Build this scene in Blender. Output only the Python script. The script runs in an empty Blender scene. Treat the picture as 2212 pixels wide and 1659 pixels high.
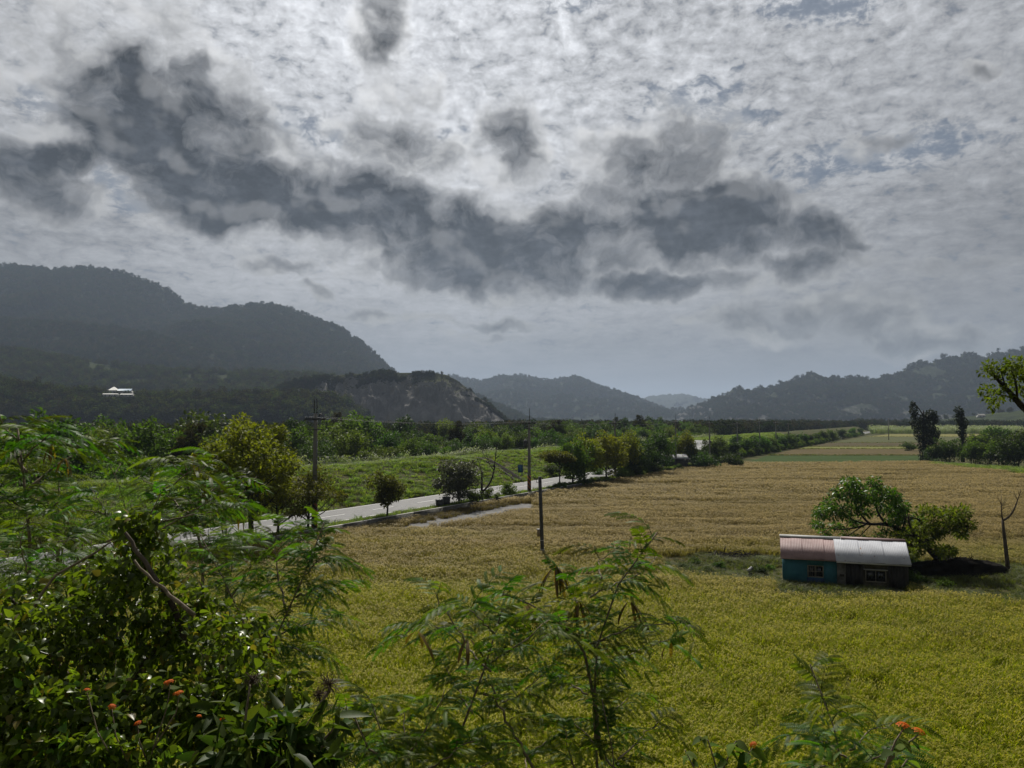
import bpy, math, random
import numpy as np
from mathutils import Vector, Matrix, Euler

R = math.radians
SC = bpy.context.scene
COL = SC.collection

# ------------------------------------------------------------------ camera
CAM_H = 11.5                       # eye height above the rice field (m)
FPX, VW, VH, HORIZON = 1700.0, 2212.0, 1659.0, 905.0
PITCH = math.atan((HORIZON - VH / 2) / FPX)
cam_d = bpy.data.cameras.new("camera")
cam_d.sensor_width = 36.0
cam_d.lens = 36.0 * FPX / VW
cam_d.clip_start = 0.05
cam_d.clip_end = 30000.0
cam = bpy.data.objects.new("camera", cam_d)
COL.objects.link(cam)
cam.location = (0, 0, CAM_H)
cam.rotation_euler = (math.pi / 2 + PITCH, 0, 0)
SC.camera = cam

# ------------------------------------------------------------------ light
SUN_AZ, SUN_EL = R(-5.0), R(47.0)
SUN_DIR = Vector((math.sin(SUN_AZ) * math.cos(SUN_EL), math.cos(SUN_AZ) * math.cos(SUN_EL), math.sin(SUN_EL)))
sun_d = bpy.data.lights.new("sun", 'SUN')
sun_d.energy = 4.9
sun_d.angle = R(0.6)
sun_d.color = (1.0, 0.95, 0.86)
sun = bpy.data.objects.new("sun", sun_d)
COL.objects.link(sun)
sun.rotation_euler = SUN_DIR.to_track_quat('Z', 'Y').to_euler()
sun.location = (0, 0, 60)

SC.view_settings.view_transform = 'Standard'
SC.view_settings.look = 'None'
SC.view_settings.gamma = 1.0
SC.view_settings.exposure = 0.2
SC.view_settings.use_curve_mapping = False
SC.render.engine = 'CYCLES'
SC.cycles.max_bounces = 6
SC.cycles.diffuse_bounces = 2
SC.cycles.glossy_bounces = 2
SC.cycles.transmission_bounces = 4
SC.cycles.volume_bounces = 0
SC.cycles.caustics_reflective = False
SC.cycles.caustics_refractive = False
SC.cycles.use_denoising = True
SC.cycles.denoiser = 'OPENIMAGEDENOISE'
SC.cycles.denoising_input_passes = 'RGB_ALBEDO_NORMAL'
SC.cycles.sample_clamp_indirect = 4.0
SC.cycles.use_adaptive_sampling = True
SC.cycles.adaptive_threshold = 0.012
SC.cycles.adaptive_min_samples = 12


def ray(px, py):
    """world direction through a point of the photograph (2212 x 1659 grid)"""
    u, v = (px - VW / 2) / FPX, (VH / 2 - py) / FPX
    c, s = math.cos(PITCH), math.sin(PITCH)
    return Vector((u, c - v * s, s + v * c))


def P(px, py, z=0.0):
    """the place at height z seen at that point"""
    d = ray(px, py)
    k = (z - CAM_H) / d.z
    return Vector((d.x * k, d.y * k, z))


def W(px, py, Y):
    """the place at distance Y seen at that point"""
    d = ray(px, py)
    k = Y / d.y
    return Vector((d.x * k, Y, CAM_H + d.z * k))


def azel(px, py):
    d = ray(px, py).normalized()
    return math.atan2(d.x, d.y), math.asin(d.z)


# ------------------------------------------------------------------ node helper
class NT:
    def __init__(self, tree):
        self.t = tree
        self.n = tree.nodes
        self.l = tree.links

    def node(self, typ, **kw):
        nd = self.n.new(typ)
        for k, v in kw.items():
            setattr(nd, k, v)
        return nd

    def put(self, sock, v):
        if isinstance(v, bpy.types.NodeSocket):
            self.l.new(v, sock)
        else:
            sock.default_value = v

    def math(self, op, a, b=0.0, c=None, clamp=False):
        nd = self.node('ShaderNodeMath', operation=op, use_clamp=clamp)
        self.put(nd.inputs[0], a)
        self.put(nd.inputs[1], b)
        if c is not None:
            self.put(nd.inputs[2], c)
        return nd.outputs[0]

    def vmath(self, op, a, b=None, scale=None):
        nd = self.node('ShaderNodeVectorMath', operation=op)
        self.put(nd.inputs[0], a)
        if b is not None:
            self.put(nd.inputs[1], b)
        if scale is not None:
            self.put(nd.inputs['Scale'], scale)
        return nd.outputs['Value'] if op in ('LENGTH', 'DOT_PRODUCT', 'DISTANCE') else nd.outputs['Vector']

    def comb(self, x, y, z):
        nd = self.node('ShaderNodeCombineXYZ')
        for i, v in enumerate((x, y, z)):
            self.put(nd.inputs[i], v)
        return nd.outputs[0]

    def sep(self, v):
        nd = self.node('ShaderNodeSeparateXYZ')
        self.put(nd.inputs[0], v)
        return nd.outputs

    def noise(self, vec, scale, detail=4.0, rough=0.5, dist=0.0, lac=2.0, color=False, dims='3D'):
        nd = self.node('ShaderNodeTexNoise', noise_dimensions=dims)
        if vec is not None:
            self.put(nd.inputs['Vector'], vec)
        nd.inputs['Scale'].default_value = scale
        nd.inputs['Detail'].default_value = detail
        nd.inputs['Roughness'].default_value = rough
        nd.inputs['Distortion'].default_value = dist
        nd.inputs['Lacunarity'].default_value = lac
        return nd.outputs['Color'] if color else nd.outputs['Fac']

    def mapr(self, v, a, b, c=0.0, d=1.0, smooth=True):
        nd = self.node('ShaderNodeMapRange', interpolation_type='SMOOTHSTEP' if smooth else 'LINEAR', clamp=True)
        self.put(nd.inputs['Value'], v)
        for k, x in zip(('From Min', 'From Max', 'To Min', 'To Max'), (a, b, c, d)):
            self.put(nd.inputs[k], x)
        return nd.outputs['Result']

    def mix(self, f, a, b, blend='MIX'):
        nd = self.node('ShaderNodeMix', data_type='RGBA', blend_type=blend)
        self.put(nd.inputs[0], f)
        self.put(nd.inputs[6], a)
        self.put(nd.inputs[7], b)
        return nd.outputs[2]

    def mapping(self, vec, loc=(0, 0, 0), rot=(0, 0, 0), scale=(1, 1, 1), typ='POINT'):
        nd = self.node('ShaderNodeMapping', vector_type=typ)
        self.put(nd.inputs['Vector'], vec)
        nd.inputs['Location'].default_value = loc
        nd.inputs['Rotation'].default_value = rot
        nd.inputs['Scale'].default_value = scale
        return nd.outputs[0]

    def ramp(self, f, stops):
        nd = self.node('ShaderNodeValToRGB')
        self.put(nd.inputs[0], f)
        el = nd.color_ramp.elements
        while len(el) < len(stops):
            el.new(0.5)
        for e, (p, c) in zip(el, stops):
            e.position = p
            e.color = (c[0], c[1], c[2], 1.0)
        return nd.outputs[0]


def c4(c):
    return (c[0], c[1], c[2], 1.0)


# ------------------------------------------------------------------ sky
# cumulus banks in the sky: (x, y, half width, half height, tilt, depth of shade)
BANKS = [
    (70, 345, 150, 42, -6, .95), (90, 405, 150, 45, 6, 1.0), (30, 300, 90, 28, 0, .5),
    (290, 255, 160, 120, 14, 1.15), (428, 195, 55, 60, 10, .95), (515, 270, 95, 75, 20, .9),
    (390, 365, 185, 92, 28, 1.2), (440, 440, 60, 62, 25, .9), (575, 430, 150, 58, 4, 1.2),
    (560, 385, 75, 42, 0, .8),
    (740, 440, 165, 76, 8, 1.2), (700, 390, 80, 34, 0, .6), (880, 315, 130, 58, 8, .72),
    (880, 485, 130, 74, 14, 1.15), (1050, 540, 230, 84, 6, 1.25), (1000, 600, 95, 32, 4, .95),
    (900, 575, 60, 42, 30, .6), (1210, 505, 140, 66, -8, 1.1), (1095, 300, 58, 66, 0, .8),
    (1380, 360, 105, 70, 10, .75), (1480, 340, 90, 88, 20, .68), (1330, 420, 100, 44, 0, .65),
    (1520, 478, 195, 66, 2, 1.3), (1635, 445, 62, 46, 10, 1.0), (1780, 500, 92, 40, 12, 1.0),
    (1860, 525, 48, 14, 4, .7), (1745, 562, 120, 32, 4, .85), (1530, 552, 80, 22, 0, .7),
    (1420, 612, 140, 34, 2, .95), (1320, 555, 70, 40, 0, .7), (1560, 610, 80, 30, 0, .6),
    (825, 60, 50, 78, 14, .72), (835, 120, 24, 50, 20, .5), (870, 200, 60, 34, 0, .35),
    (600, 580, 62, 18, 6, .6), (665, 625, 30, 16, 10, .5), (740, 540, 60, 20, 0, .4),
    (1010, 702, 150, 10, 4, .45), (1060, 735, 90, 8, 2, .3), (790, 690, 80, 10, 2, .35),
    (1690, 690, 115, 36, -4, .55), (1880, 700, 105, 52, 4, .58), (1960, 730, 125, 30, 6, .5),
    (2085, 728, 75, 28, 4, .45), (1560, 690, 60, 14, 0, .4), (2080, 570, 90, 14, -4, .35),
    (2130, 140, 30, 14, 0, .35), (1900, 310, 70, 16, -8, .35), (330, 90, 60, 90, 6, .28), (90, 90, 120, 60, 0, .28),
]

world = bpy.data.worlds.new("World")
SC.world = world
world.use_nodes = True


def build_sky():
    nt = NT(world.node_tree)
    nt.n.clear()
    out = nt.node('ShaderNodeOutputWorld')
    bg = nt.node('ShaderNodeBackground')
    bg.inputs['Strength'].default_value = 0.092
    nt.l.new(bg.outputs[0], out.inputs['Surface'])
    tc = nt.node('ShaderNodeTexCoord')
    d = tc.outputs['Generated']
    x, y, z = nt.sep(d)
    az = nt.math('ARCTAN2', x, y)
    el = nt.math('ARCSINE', z)
    A = nt.comb(az, el, 1.0)

    def n2(vec, scale, detail, rough=.55, color=False):
        return nt.noise(vec, scale, detail, rough, color=color, dims='2D')

    def affine(cx, cy, rx, ry, tilt, grow=1.0):
        """the two coefficient vectors of a tilted ellipse in (azimuth, elevation, 1)"""
        a0, e0 = azel(cx, cy)
        ca = math.cos(math.atan((cx - VW / 2) / FPX))
        sx, sy = rx / FPX * ca * ca * grow, ry / FPX * ca * grow
        c, s_ = math.cos(-R(tilt)), math.sin(-R(tilt))
        return ((c / sx, s_ / sx, -(c * a0 + s_ * e0) / sx), (-s_ / sy, c / sy, (s_ * a0 - c * e0) / sy))

    def len2(vec, v):
        d1, d2 = nt.vmath('DOT_PRODUCT', vec, v[0]), nt.vmath('DOT_PRODUCT', vec, v[1])
        return nt.math('MULTIPLY_ADD', d2, d2, nt.math('MULTIPLY', d1, d1))

    # flat cloud deck seen in perspective
    zz = nt.math('ADD', nt.math('MAXIMUM', z, 0.0), 0.13)
    Q = nt.comb(nt.math('DIVIDE', x, zz), nt.math('DIVIDE', y, zz), 0.0)
    sky = nt.node('ShaderNodeTexSky', sky_type='NISHITA')
    sky.sun_disc = False
    sky.sun_elevation = SUN_EL
    sky.sun_rotation = SUN_AZ
    sky.altitude = 200
    sky.dust_density = 2.0
    blue = nt.mix(0.94, sky.outputs[0], (0.85, 1.2, 1.75, 1))
    # glow of the veiled sun through the deck
    sd = nt.vmath('DOT_PRODUCT', d, tuple(SUN_DIR))
    glow = nt.math('POWER', nt.mapr(sd, 0.55, 1.0, 0.0, 1.0, False), 2.0)
    lum = nt.math('MULTIPLY_ADD', glow, 7.6, 2.4)
    # altocumulus puffs
    wc = nt.vmath('SUBTRACT', n2(A, 11.0, 4, .58, True), (0.5, 0.5, 0.5))
    big = n2(Q, 1.1, 3)
    Qw = nt.vmath('ADD', Q, nt.vmath('SCALE', wc, scale=0.30))
    puff = nt.math('ABSOLUTE', nt.math('SUBTRACT', n2(Qw, 8.0, 4, .6), 0.5))
    puff = nt.math('MULTIPLY', puff, 3.4)
    fine = n2(nt.vmath('MULTIPLY', A, (1, 1.9, 1)), 36, 5, .62)
    lowf = nt.mapr(el, R(5), R(19))
    con = nt.math('MULTIPLY_ADD', lowf, 0.62, 0.42)
    tex = nt.math('ADD', nt.math('MULTIPLY', nt.math('SUBTRACT', puff, 0.42), 0.33), nt.math('MULTIPLY', nt.math('SUBTRACT', fine, 0.5), 1.0))
    t = nt.math('ADD', nt.math('MULTIPLY_ADD', tex, con, 0.88), nt.math('MULTIPLY', nt.math('SUBTRACT', big, 0.5), 0.7))
    deckl = nt.math('MULTIPLY', lum, nt.math('MAXIMUM', t, 0.35))
    deck = nt.mix(1.0, nt.comb(deckl, deckl, deckl), (0.965, 0.985, 1.03, 1), 'MULTIPLY')
    # gaps with blue behind
    extra = None
    for g0 in [(1490, 205, 130, 60, -12, .30), (1590, 265, 110, 36, -14, .28), (1880, 340, 300, 52, -4, .36), (1780, 10, 190, 45, 8, .4),
               (690, 285, 150, 40, 4, .30), (990, 295, 60, 22, 0, .25), (110, 215, 80, 50, 0, .34), (260, 410, 130, 50, 18, .36), (1240, 10, 80, 20, 0, .2)]:
        g = nt.math('MULTIPLY', nt.math('MULTIPLY_ADD', len2(A, affine(*g0[:5])), -1.0, 1.0), g0[5])
        extra = g if extra is None else nt.math('MAXIMUM', extra, g)
    extra = nt.math('MAXIMUM', extra, -0.12)
    gapn = nt.math('ADD', nt.math('MULTIPLY', nt.math('SUBTRACT', 0.55, fine), 1.2), nt.math('MULTIPLY', nt.math('SUBTRACT', 0.42, puff), 0.55))
    gap = nt.mapr(nt.math('ADD', gapn, extra), 0.16, 0.62, 0.0, 0.75)
    base = nt.mix(gap, deck, blue)
    # horizon murk
    hz = nt.math('MULTIPLY', nt.mapr(el, R(0.5), R(9), 1.0, 0.0), 0.85)
    base = nt.mix(hz, base, (1.45, 1.56, 1.74, 1))
    # cumulus: thin edges let the light through, thick hearts are grey
    Aw = nt.vmath('ADD', A, nt.vmath('MULTIPLY', wc, (0.085, 0.07, 0.0)))
    F = None
    for b in BANKS:
        q = nt.math('MULTIPLY', nt.math('MULTIPLY_ADD', len2(Aw, affine(*b[:5], grow=1.30)), -1.0, 1.14), b[5])
        F = q if F is None else nt.math('SMOOTH_MAX', F, q, 0.32)
    # outside the photographed quarter the banks go on in the same way
    far = nt.mapr(nt.math('ABSOLUTE', az), R(36), R(48))
    farq = nt.math('MULTIPLY', nt.math('MULTIPLY_ADD', n2(Q, 1.6, 3), 4.5, -2.2), nt.mapr(el, R(3), R(10)))
    F = nt.math('ADD', nt.math('MULTIPLY', nt.math('MAXIMUM', F, -1.5), nt.math('SUBTRACT', 1.0, far)), nt.math('MULTIPLY', farq, far))
    rag = n2(nt.vmath('MULTIPLY', Aw, (1, 1.3, 1)), 17, 6, .62)
    B3 = nt.vmath('ADD', nt.vmath('MULTIPLY', A, (1, 1.35, 1)), nt.vmath('MULTIPLY', wc, (0.03, 0.03, 0.0)))
    lump = n2(B3, 13, 3, .5)
    lump_up = n2(nt.vmath('ADD', B3, (0.006, 0.024, 0.0)), 13, 3, .5)
    dd = nt.math('MULTIPLY_ADD', nt.math('SUBTRACT', rag, 0.5), 1.6, nt.math('MULTIPLY_ADD', nt.math('SUBTRACT', lump, 0.5), 1.5, F))
    alpha = nt.mapr(dd, -0.42, 0.52)
    thick = nt.math('MINIMUM', nt.math('ADD', nt.mapr(dd, -0.15, 1.35, 0, .80, False), nt.mapr(F, 0.0, .9, 0, .32)), 1.0)
    lit = nt.mapr(nt.math('SUBTRACT', lump, lump_up), 0.0, 0.20, 0.0, 0.75)
    edge = nt.math('MULTIPLY', lum, 1.12)
    edgec = nt.mix(nt.mapr(el, R(13), R(6)), nt.comb(edge, edge, edge), (3.9, 3.9, 3.8, 1))
    dk = nt.math('MULTIPLY_ADD', nt.math('ADD', nt.math('SUBTRACT', rag, 0.5), nt.math('SUBTRACT', fine, 0.5)), -1.0, 0.30)
    dk = nt.math('MAXIMUM', dk, 0.13)
    core = nt.mix(thick, nt.mix(0.6, base, edgec), nt.mix(1.0, nt.comb(dk, dk, dk), (0.95, 1.05, 1.24, 1), 'MULTIPLY'))
    core = nt.mix(nt.math('MULTIPLY', lit, nt.mapr(thick, 1.0, 0.2, .28, 1.0)), core, edgec)
    col = nt.mix(alpha, base, core)
    # below the horizon: dull ground light
    col = nt.mix(nt.mapr(z, -0.02, -0.001, 1, 0), col, (0.6, 0.6, 0.55, 1))
    nt.l.new(col, bg.inputs['Color'])
    world.cycles.sampling_method = 'NONE'


build_sky()


# ------------------------------------------------------------------ mesh helpers
def tag(o, label=None, cat=None, group=None, kind=None):
    if label:
        o["label"] = label
    if cat:
        o["category"] = cat
    if group:
        o["group"] = group
    if kind:
        o["kind"] = kind
    return o


def np_mesh(name, V, faces, lv=None, smooth=False, mats=(), mi=None):
    """V (n,3); faces: list of (m,k) index arrays; lv: one value per face"""
    V = np.asarray(V, np.float32)
    me = bpy.data.meshes.new(name)
    me.vertices.add(len(V))
    me.vertices.foreach_set("co", V.ravel())
    faces = [np.asarray(f, np.int32) for f in faces if len(f)]
    nl = sum(f.size for f in faces)
    npoly = sum(len(f) for f in faces)
    me.loops.add(nl)
    me.loops.foreach_set("vertex_index", np.concatenate([f.ravel() for f in faces]))
    starts, o = [], 0
    for f in faces:
        starts.append(o + np.arange(len(f)) * f.shape[1])
        o += f.size
    me.polygons.add(npoly)
    me.polygons.foreach_set("loop_start", np.concatenate(starts).astype(np.int32))
    if smooth:
        me.polygons.foreach_set("use_smooth", np.ones(npoly, bool))
    for m in mats:
        me.materials.append(m)
    if mi is not None:
        me.polygons.foreach_set("material_index", np.asarray(mi, np.int32))
    if lv is not None:
        at = me.attributes.new("lv", 'FLOAT', 'FACE')
        at.data.foreach_set("value", np.asarray(lv, np.float32))
    me.update(calc_edges=True)
    return me


def link(name, me, parent=None, loc=(0, 0, 0), rot=(0, 0, 0), scale=(1, 1, 1)):
    o = bpy.data.objects.new(name, me)
    COL.objects.link(o)
    o.location, o.rotation_euler, o.scale = loc, rot, scale
    if parent is not None:
        o.parent = parent
    return o


def empty(name, loc=(0, 0, 0), rz=0.0):
    o = bpy.data.objects.new(name, None)
    COL.objects.link(o)
    o.empty_display_size = 0.2
    o.location = loc
    o.rotation_euler = (0, 0, rz)
    return o


class MB:
    """collects pieces of ONE part"""

    def __init__(self):
        self.V, self.F, self.L, self.n = [], {}, {}, 0

    def add(self, V, faces, lv=0.5):
        V = np.asarray(V, float).reshape(-1, 3)
        for f in faces:
            f = np.asarray(f, int)
            if not len(f):
                continue
            k = f.shape[1]
            self.F.setdefault(k, []).append(f + self.n)
            l = np.full(len(f), lv, float) if np.isscalar(lv) else np.asarray(lv, float)
            self.L.setdefault(k, []).append(l)
        self.V.append(V)
        self.n += len(V)

    def box(self, c, size, rz=0.0, lv=0.5, M=None):
        sx, sy, sz = [v / 2 for v in size]
        V = np.array([[x, y, z] for z in (-sz, sz) for y in (-sy, sy) for x in (-sx, sx)])
        if rz:
            cr, sr = math.cos(rz), math.sin(rz)
            V = V @ np.array([[cr, sr, 0], [-sr, cr, 0], [0, 0, 1]])
        if M is not None:
            V = V @ np.array(M).T
        self.add(V + np.array(c), [[(0, 2, 3, 1), (4, 5, 7, 6), (0, 1, 5, 4), (2, 6, 7, 3), (0, 4, 6, 2), (1, 3, 7, 5)]], lv)

    def tube(self, pts, rad, n=6, lv=0.5, cap=True):
        pts = np.asarray(pts, float)
        m = len(pts)
        rad = np.full(m, rad, float) if np.isscalar(rad) else np.asarray(rad, float)
        T = np.gradient(pts, axis=0)
        T /= np.linalg.norm(T, axis=1)[:, None] + 1e-9
        ref = np.array([0.31, 0.95, 0.05]) if abs(T[:, 2]).mean() > .7 else np.array([0.05, 0.1, 1.0])
        A = np.cross(T, ref)
        A /= np.linalg.norm(A, axis=1)[:, None] + 1e-9
        B = np.cross(T, A)
        th = np.linspace(0, 2 * math.pi, n, endpoint=False)
        V = pts[:, None, :] + rad[:, None, None] * (np.cos(th)[None, :, None] * A[:, None, :] + np.sin(th)[None, :, None] * B[:, None, :])
        i = np.arange(m - 1)[:, None] * n + np.arange(n)[None, :]
        j = np.arange(m - 1)[:, None] * n + (np.arange(n)[None, :] + 1) % n
        q = np.stack([i, j, j + n, i + n], -1).reshape(-1, 4)
        fs = [q]
        if cap:
            fs.append(np.array([list(range(n))[::-1]]))
            fs.append(np.array([list(range((m - 1) * n, m * n))]))
        self.add(V.reshape(-1, 3), fs, lv)

    def mesh(self, name, mat, smooth=False):
        ks = sorted(self.F)
        return np_mesh(name, np.concatenate(self.V), [np.concatenate(self.F[k]) for k in ks], np.concatenate([np.concatenate(self.L[k]) for k in ks]), smooth, (mat,) if mat else ())

    def build(self, name, mat, parent=None, smooth=False, **kw):
        return link(name, self.mesh(name, mat, smooth), parent, **kw)


# value noise in numpy
def lattice(seed, n=256):
    return np.random.default_rng(seed).random((n, n))


_LAT = {}


def vnoise(x, y, seed=0):
    if seed not in _LAT:
        _LAT[seed] = lattice(seed)
    L = _LAT[seed]
    x, y = np.asarray(x, float), np.asarray(y, float)
    xi, yi = np.floor(x).astype(int), np.floor(y).astype(int)
    fx, fy = x - xi, y - yi
    fx, fy = fx * fx * (3 - 2 * fx), fy * fy * (3 - 2 * fy)
    g = lambda a, b: L[a % 256, b % 256]
    return (g(xi, yi) * (1 - fx) + g(xi + 1, yi) * fx) * (1 - fy) + (g(xi, yi + 1) * (1 - fx) + g(xi + 1, yi + 1) * fx) * fy


def fbm(x, y, seed=0, oct=4, rough=.5):
    a, s, t = 1.0, 0.0, 0.0
    for k in range(oct):
        s = s + a * vnoise(x * 2 ** k + 17.3 * k, y * 2 ** k - 9.1 * k, seed)
        t += a
        a *= rough
    return s / t


# ------------------------------------------------------------------ materials
def new_mat(name):
    m = bpy.data.materials.new(name)
    m.use_nodes = True
    nt = NT(m.node_tree)
    nt.n.clear()
    out = nt.node('ShaderNodeOutputMaterial')
    return m, nt, out


def principled(nt, out, col, rough=0.7, spec=0.3, metal=0.0, bump=None, bump_str=0.3, dist=0.02):
    b = nt.node('ShaderNodeBsdfPrincipled')
    nt.put(b.inputs['Base Color'], col if isinstance(col, bpy.types.NodeSocket) else c4(col))
    nt.put(b.inputs['Roughness'], rough)
    b.inputs['Specular IOR Level'].default_value = spec
    b.inputs['Metallic'].default_value = metal
    if bump is not None:
        bn = nt.node('ShaderNodeBump')
        bn.inputs['Strength'].default_value = bump_str
        bn.inputs['Distance'].default_value = dist
        nt.put(bn.inputs['Height'], bump)
        nt.l.new(bn.outputs[0], b.inputs['Normal'])
    nt.l.new(b.outputs[0], out.inputs['Surface'])
    return b


def pos(nt):
    return nt.node('ShaderNodeNewGeometry').outputs['Position']


def objco(nt):
    return nt.node('ShaderNodeTexCoord').outputs['Object']


def mat_noise(name, c1, c2, scale=1.0, rough=0.8, spec=0.2, detail=5, bump=0.0, dist=0.05, c3=None, metal=0.0, world=True, stretch=(1, 1, 1)):
    m, nt, out = new_mat(name)
    v = nt.vmath('MULTIPLY', pos(nt) if world else objco(nt), stretch)
    n1 = nt.noise(v, scale, detail, .6)
    col = nt.mix(nt.mapr(n1, .33, .67), c4(c1), c4(c2))
    if c3 is not None:
        col = nt.mix(nt.mapr(nt.noise(v, scale * .21, 4, .6), .5, .68), col, c4(c3))
    principled(nt, out, col, rough, spec, metal, n1 if bump else None, bump, dist)
    return m


def mat_leaf(name, dark, light, trans=0.45, rough=0.55, spec=0.08, tint=(1.25, 1.35, 0.55), vary=0.35, third=None):
    """leaf: the face value lv runs from dark to light, every plant a little different"""
    m, nt, out = new_mat(name)
    at = nt.node('ShaderNodeAttribute', attribute_name='lv')
    lv = at.outputs['Fac']
    ob = nt.node('ShaderNodeObjectInfo').outputs['Random']
    col = nt.mix(lv, c4(dark), c4(light))
    if third is not None:
        col = nt.mix(nt.mapr(lv, 0.90, 0.94), col, c4(third))
    hsv = nt.node('ShaderNodeHueSaturation')
    nt.put(hsv.inputs['Hue'], nt.mapr(ob, 0, 1, 0.5 - .035 * vary / .35, 0.5 + .02 * vary / .35, False))
    nt.put(hsv.inputs['Value'], nt.mapr(nt.math('FRACT', nt.math('MULTIPLY', ob, 7.31)), 0, 1, 1 - vary * .7, 1 + vary * .7, False))
    nt.l.new(col, hsv.inputs['Color'])
    col = hsv.outputs[0]
    b = nt.node('ShaderNodeBsdfPrincipled')
    nt.put(b.inputs['Base Color'], col)
    b.inputs['Roughness'].default_value = rough
    b.inputs['Specular IOR Level'].default_value = spec
    tr = nt.node('ShaderNodeBsdfTranslucent')
    nt.put(tr.inputs['Color'], nt.mix(1.0, col, c4(tint), 'MULTIPLY'))
    mx = nt.node('ShaderNodeMixShader')
    mx.inputs[0].default_value = trans
    nt.l.new(b.outputs[0], mx.inputs[1])
    nt.l.new(tr.outputs[0], mx.inputs[2])
    nt.l.new(mx.outputs[0], out.inputs['Surface'])
    return m


M = {}
M['bark'] = mat_noise('bark', (.045, .036, .028), (.11, .09, .07), 6, .9, .1, bump=.5, dist=.02, stretch=(1, 1, .3), world=False)
M['bark_grey'] = mat_noise('bark_grey', (.10, .09, .08), (.22, .20, .17), 9, .9, .1, bump=.4, dist=.01, stretch=(1, 1, .3), world=False)
M['bark_dark'] = mat_noise('bark_dark', (.015, .013, .011), (.045, .038, .03), 6, .9, .1, bump=.5, dist=.02, world=False)
M['twig'] = mat_noise('twig', (.11, .085, .055), (.24, .19, .13), 30, .75, .2, world=False)
M['concrete'] = mat_noise('concrete', (.22, .215, .20), (.36, .35, .33), 2.5, .85, .2, bump=.2, dist=.01, c3=(.12, .12, .11))
M['concrete_dark'] = mat_noise('concrete_dark', (.07, .068, .06), (.15, .145, .13), 2.5, .85, .2, bump=.2, dist=.01)

# ------------------------------------------------------------------ the lie of the land
RD = Vector((0.56, 1.0)).normalized()             # direction of the road
RN = Vector((RD.y, -RD.x))                        # towards the rice field
S_PTS = [-9000, -140, -110, -98, -91, -85.5, -80.5, -77, -66.9, -66.3, -65.6, -65.2, -57.2, -54.62, -54.38, -54.3, -50, 9000]
Z_PTS = [0.5, 0.6, 0.9, 1.4, 2.4, 4.1, 4.25, 3.6, .45, .02, .02, .55, .57, .60, .05, -.02, 0, 0]
Y_PTS = [-4000, 0.3, 0.9, 2, 4, 7, 11, 16, 21, 9000]
H_PTS = [9.9, 9.9, 9.75, 8.8, 7.2, 5.1, 2.9, 0.95, 0, 0]


def st(x, y):
    return RN.x * x + RN.y * y, RD.x * x + RD.y * y


def xy(s, t):
    return RN.x * s + RD.x * t, RN.y * s + RD.y * t


def gz(x, y):
    x, y = np.asarray(x, float), np.asarray(y, float)
    s, t = st(x, y)
    lvl = np.interp(s, S_PTS, Z_PTS)
    fade = np.clip((s + 52) / 25, 0, 1)
    hill = np.interp(y + 0.9 * np.sin(x * .35) * np.clip(y / 6, 0, 1), Y_PTS, H_PTS) * fade
    rough = (fbm(x * .25, y * .25, 3) - .5) * .5 * np.clip(hill / 2, 0, 1) * np.clip((y - .5) / 4, 0, 1)
    lump = (fbm(x * .12, y * .12, 8) - .5) * 1.3 * (np.interp(s, [-95, -84, -68, -66.5], [1, 1, .5, 0]) * np.interp(s, [-400, -200, -95], [0, .4, 1]))
    return np.maximum(lvl, hill) + rough + lump


def at_s(px, s):
    """the place in the strip s (metres right of the near origin line, along the road) seen in column px"""
    u = (px - VW / 2) / FPX
    Y = s / (RN.x * u + RN.y)
    return u * Y, Y


def on_ground(x, y, dz=0.0):
    return Vector((float(x), float(y), float(gz(x, y)) + dz))


def grid_mesh(name, X, Y, Z, mat, kind='structure', smooth=True):
    ny, nx = X.shape
    V = np.stack([X, Y, Z], -1).reshape(-1, 3)
    i = (np.arange(ny - 1)[:, None] * nx + np.arange(nx - 1)[None, :]).ravel()
    F = np.stack([i, i + 1, i + nx + 1, i + nx], -1)
    o = link(name, np_mesh(name, V, [F], None, smooth, (mat,)))
    o["kind"] = kind
    return o


M['ground'] = mat_noise('ground', (.035, .04, .014), (.085, .075, .03), .8, .95, .05, bump=.5, dist=.1, c3=(.03, .055, .012))
sv = sorted(set([-7000, -5500, -4200, -3000, -2000, -1400, -1000, -700, -500, -400, -320, -260, -220, -190, -170, -155] + [s for s in S_PTS if -150 < s < 100] +
                list(np.arange(-145, -54.5, 3.0)) + list(np.arange(-52, 70, 1.5)) + [75, 85, 100, 120, 150, 200, 280, 400, 600, 900, 1300, 2000, 3000, 4500, 7000]))
tv = sorted(set([-5000, -3000, -1500, -800, -400, -200, -120, -80, -60, -50] + list(np.arange(-42, 70, 1.5)) + list(np.arange(72, 420, 6.0)) +
                [440, 470, 500, 550, 600, 700, 800, 1000, 1300, 1700, 2300, 3000, 4000, 5500, 7500]))
Sg, Tg = np.meshgrid(sv, tv)
Xg, Yg = xy(Sg, Tg)
ground = grid_mesh('ground', Xg, Yg, gz(Xg, Yg), M['ground'])

# road: asphalt, edge lines, centre line, verge wall
m, nt, out = new_mat('asphalt')
pp = pos(nt)
n1 = nt.noise(pp, 1.2, 6, .65)
n2_ = nt.noise(nt.mapping(pp, rot=(0, 0, math.atan2(RD.x, RD.y)), scale=(.9, .05, 1)), 1.5, 4, .6)
col = nt.mix(nt.mapr(n1, .3, .7), c4((.055, .055, .058)), c4((.085, .084, .083)))
col = nt.mix(nt.mapr(n2_, .48, .7, 0, .6), col, c4((.045, .045, .048)))
principled(nt, out, col, .7, .3, 0, nt.noise(pp, 40, 3, .6), .15, .01)
M['asphalt'] = m
M['road_paint'] = mat_noise('road_paint', (.42, .42, .40), (.62, .62, .60), 3, .6, .3)


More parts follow.
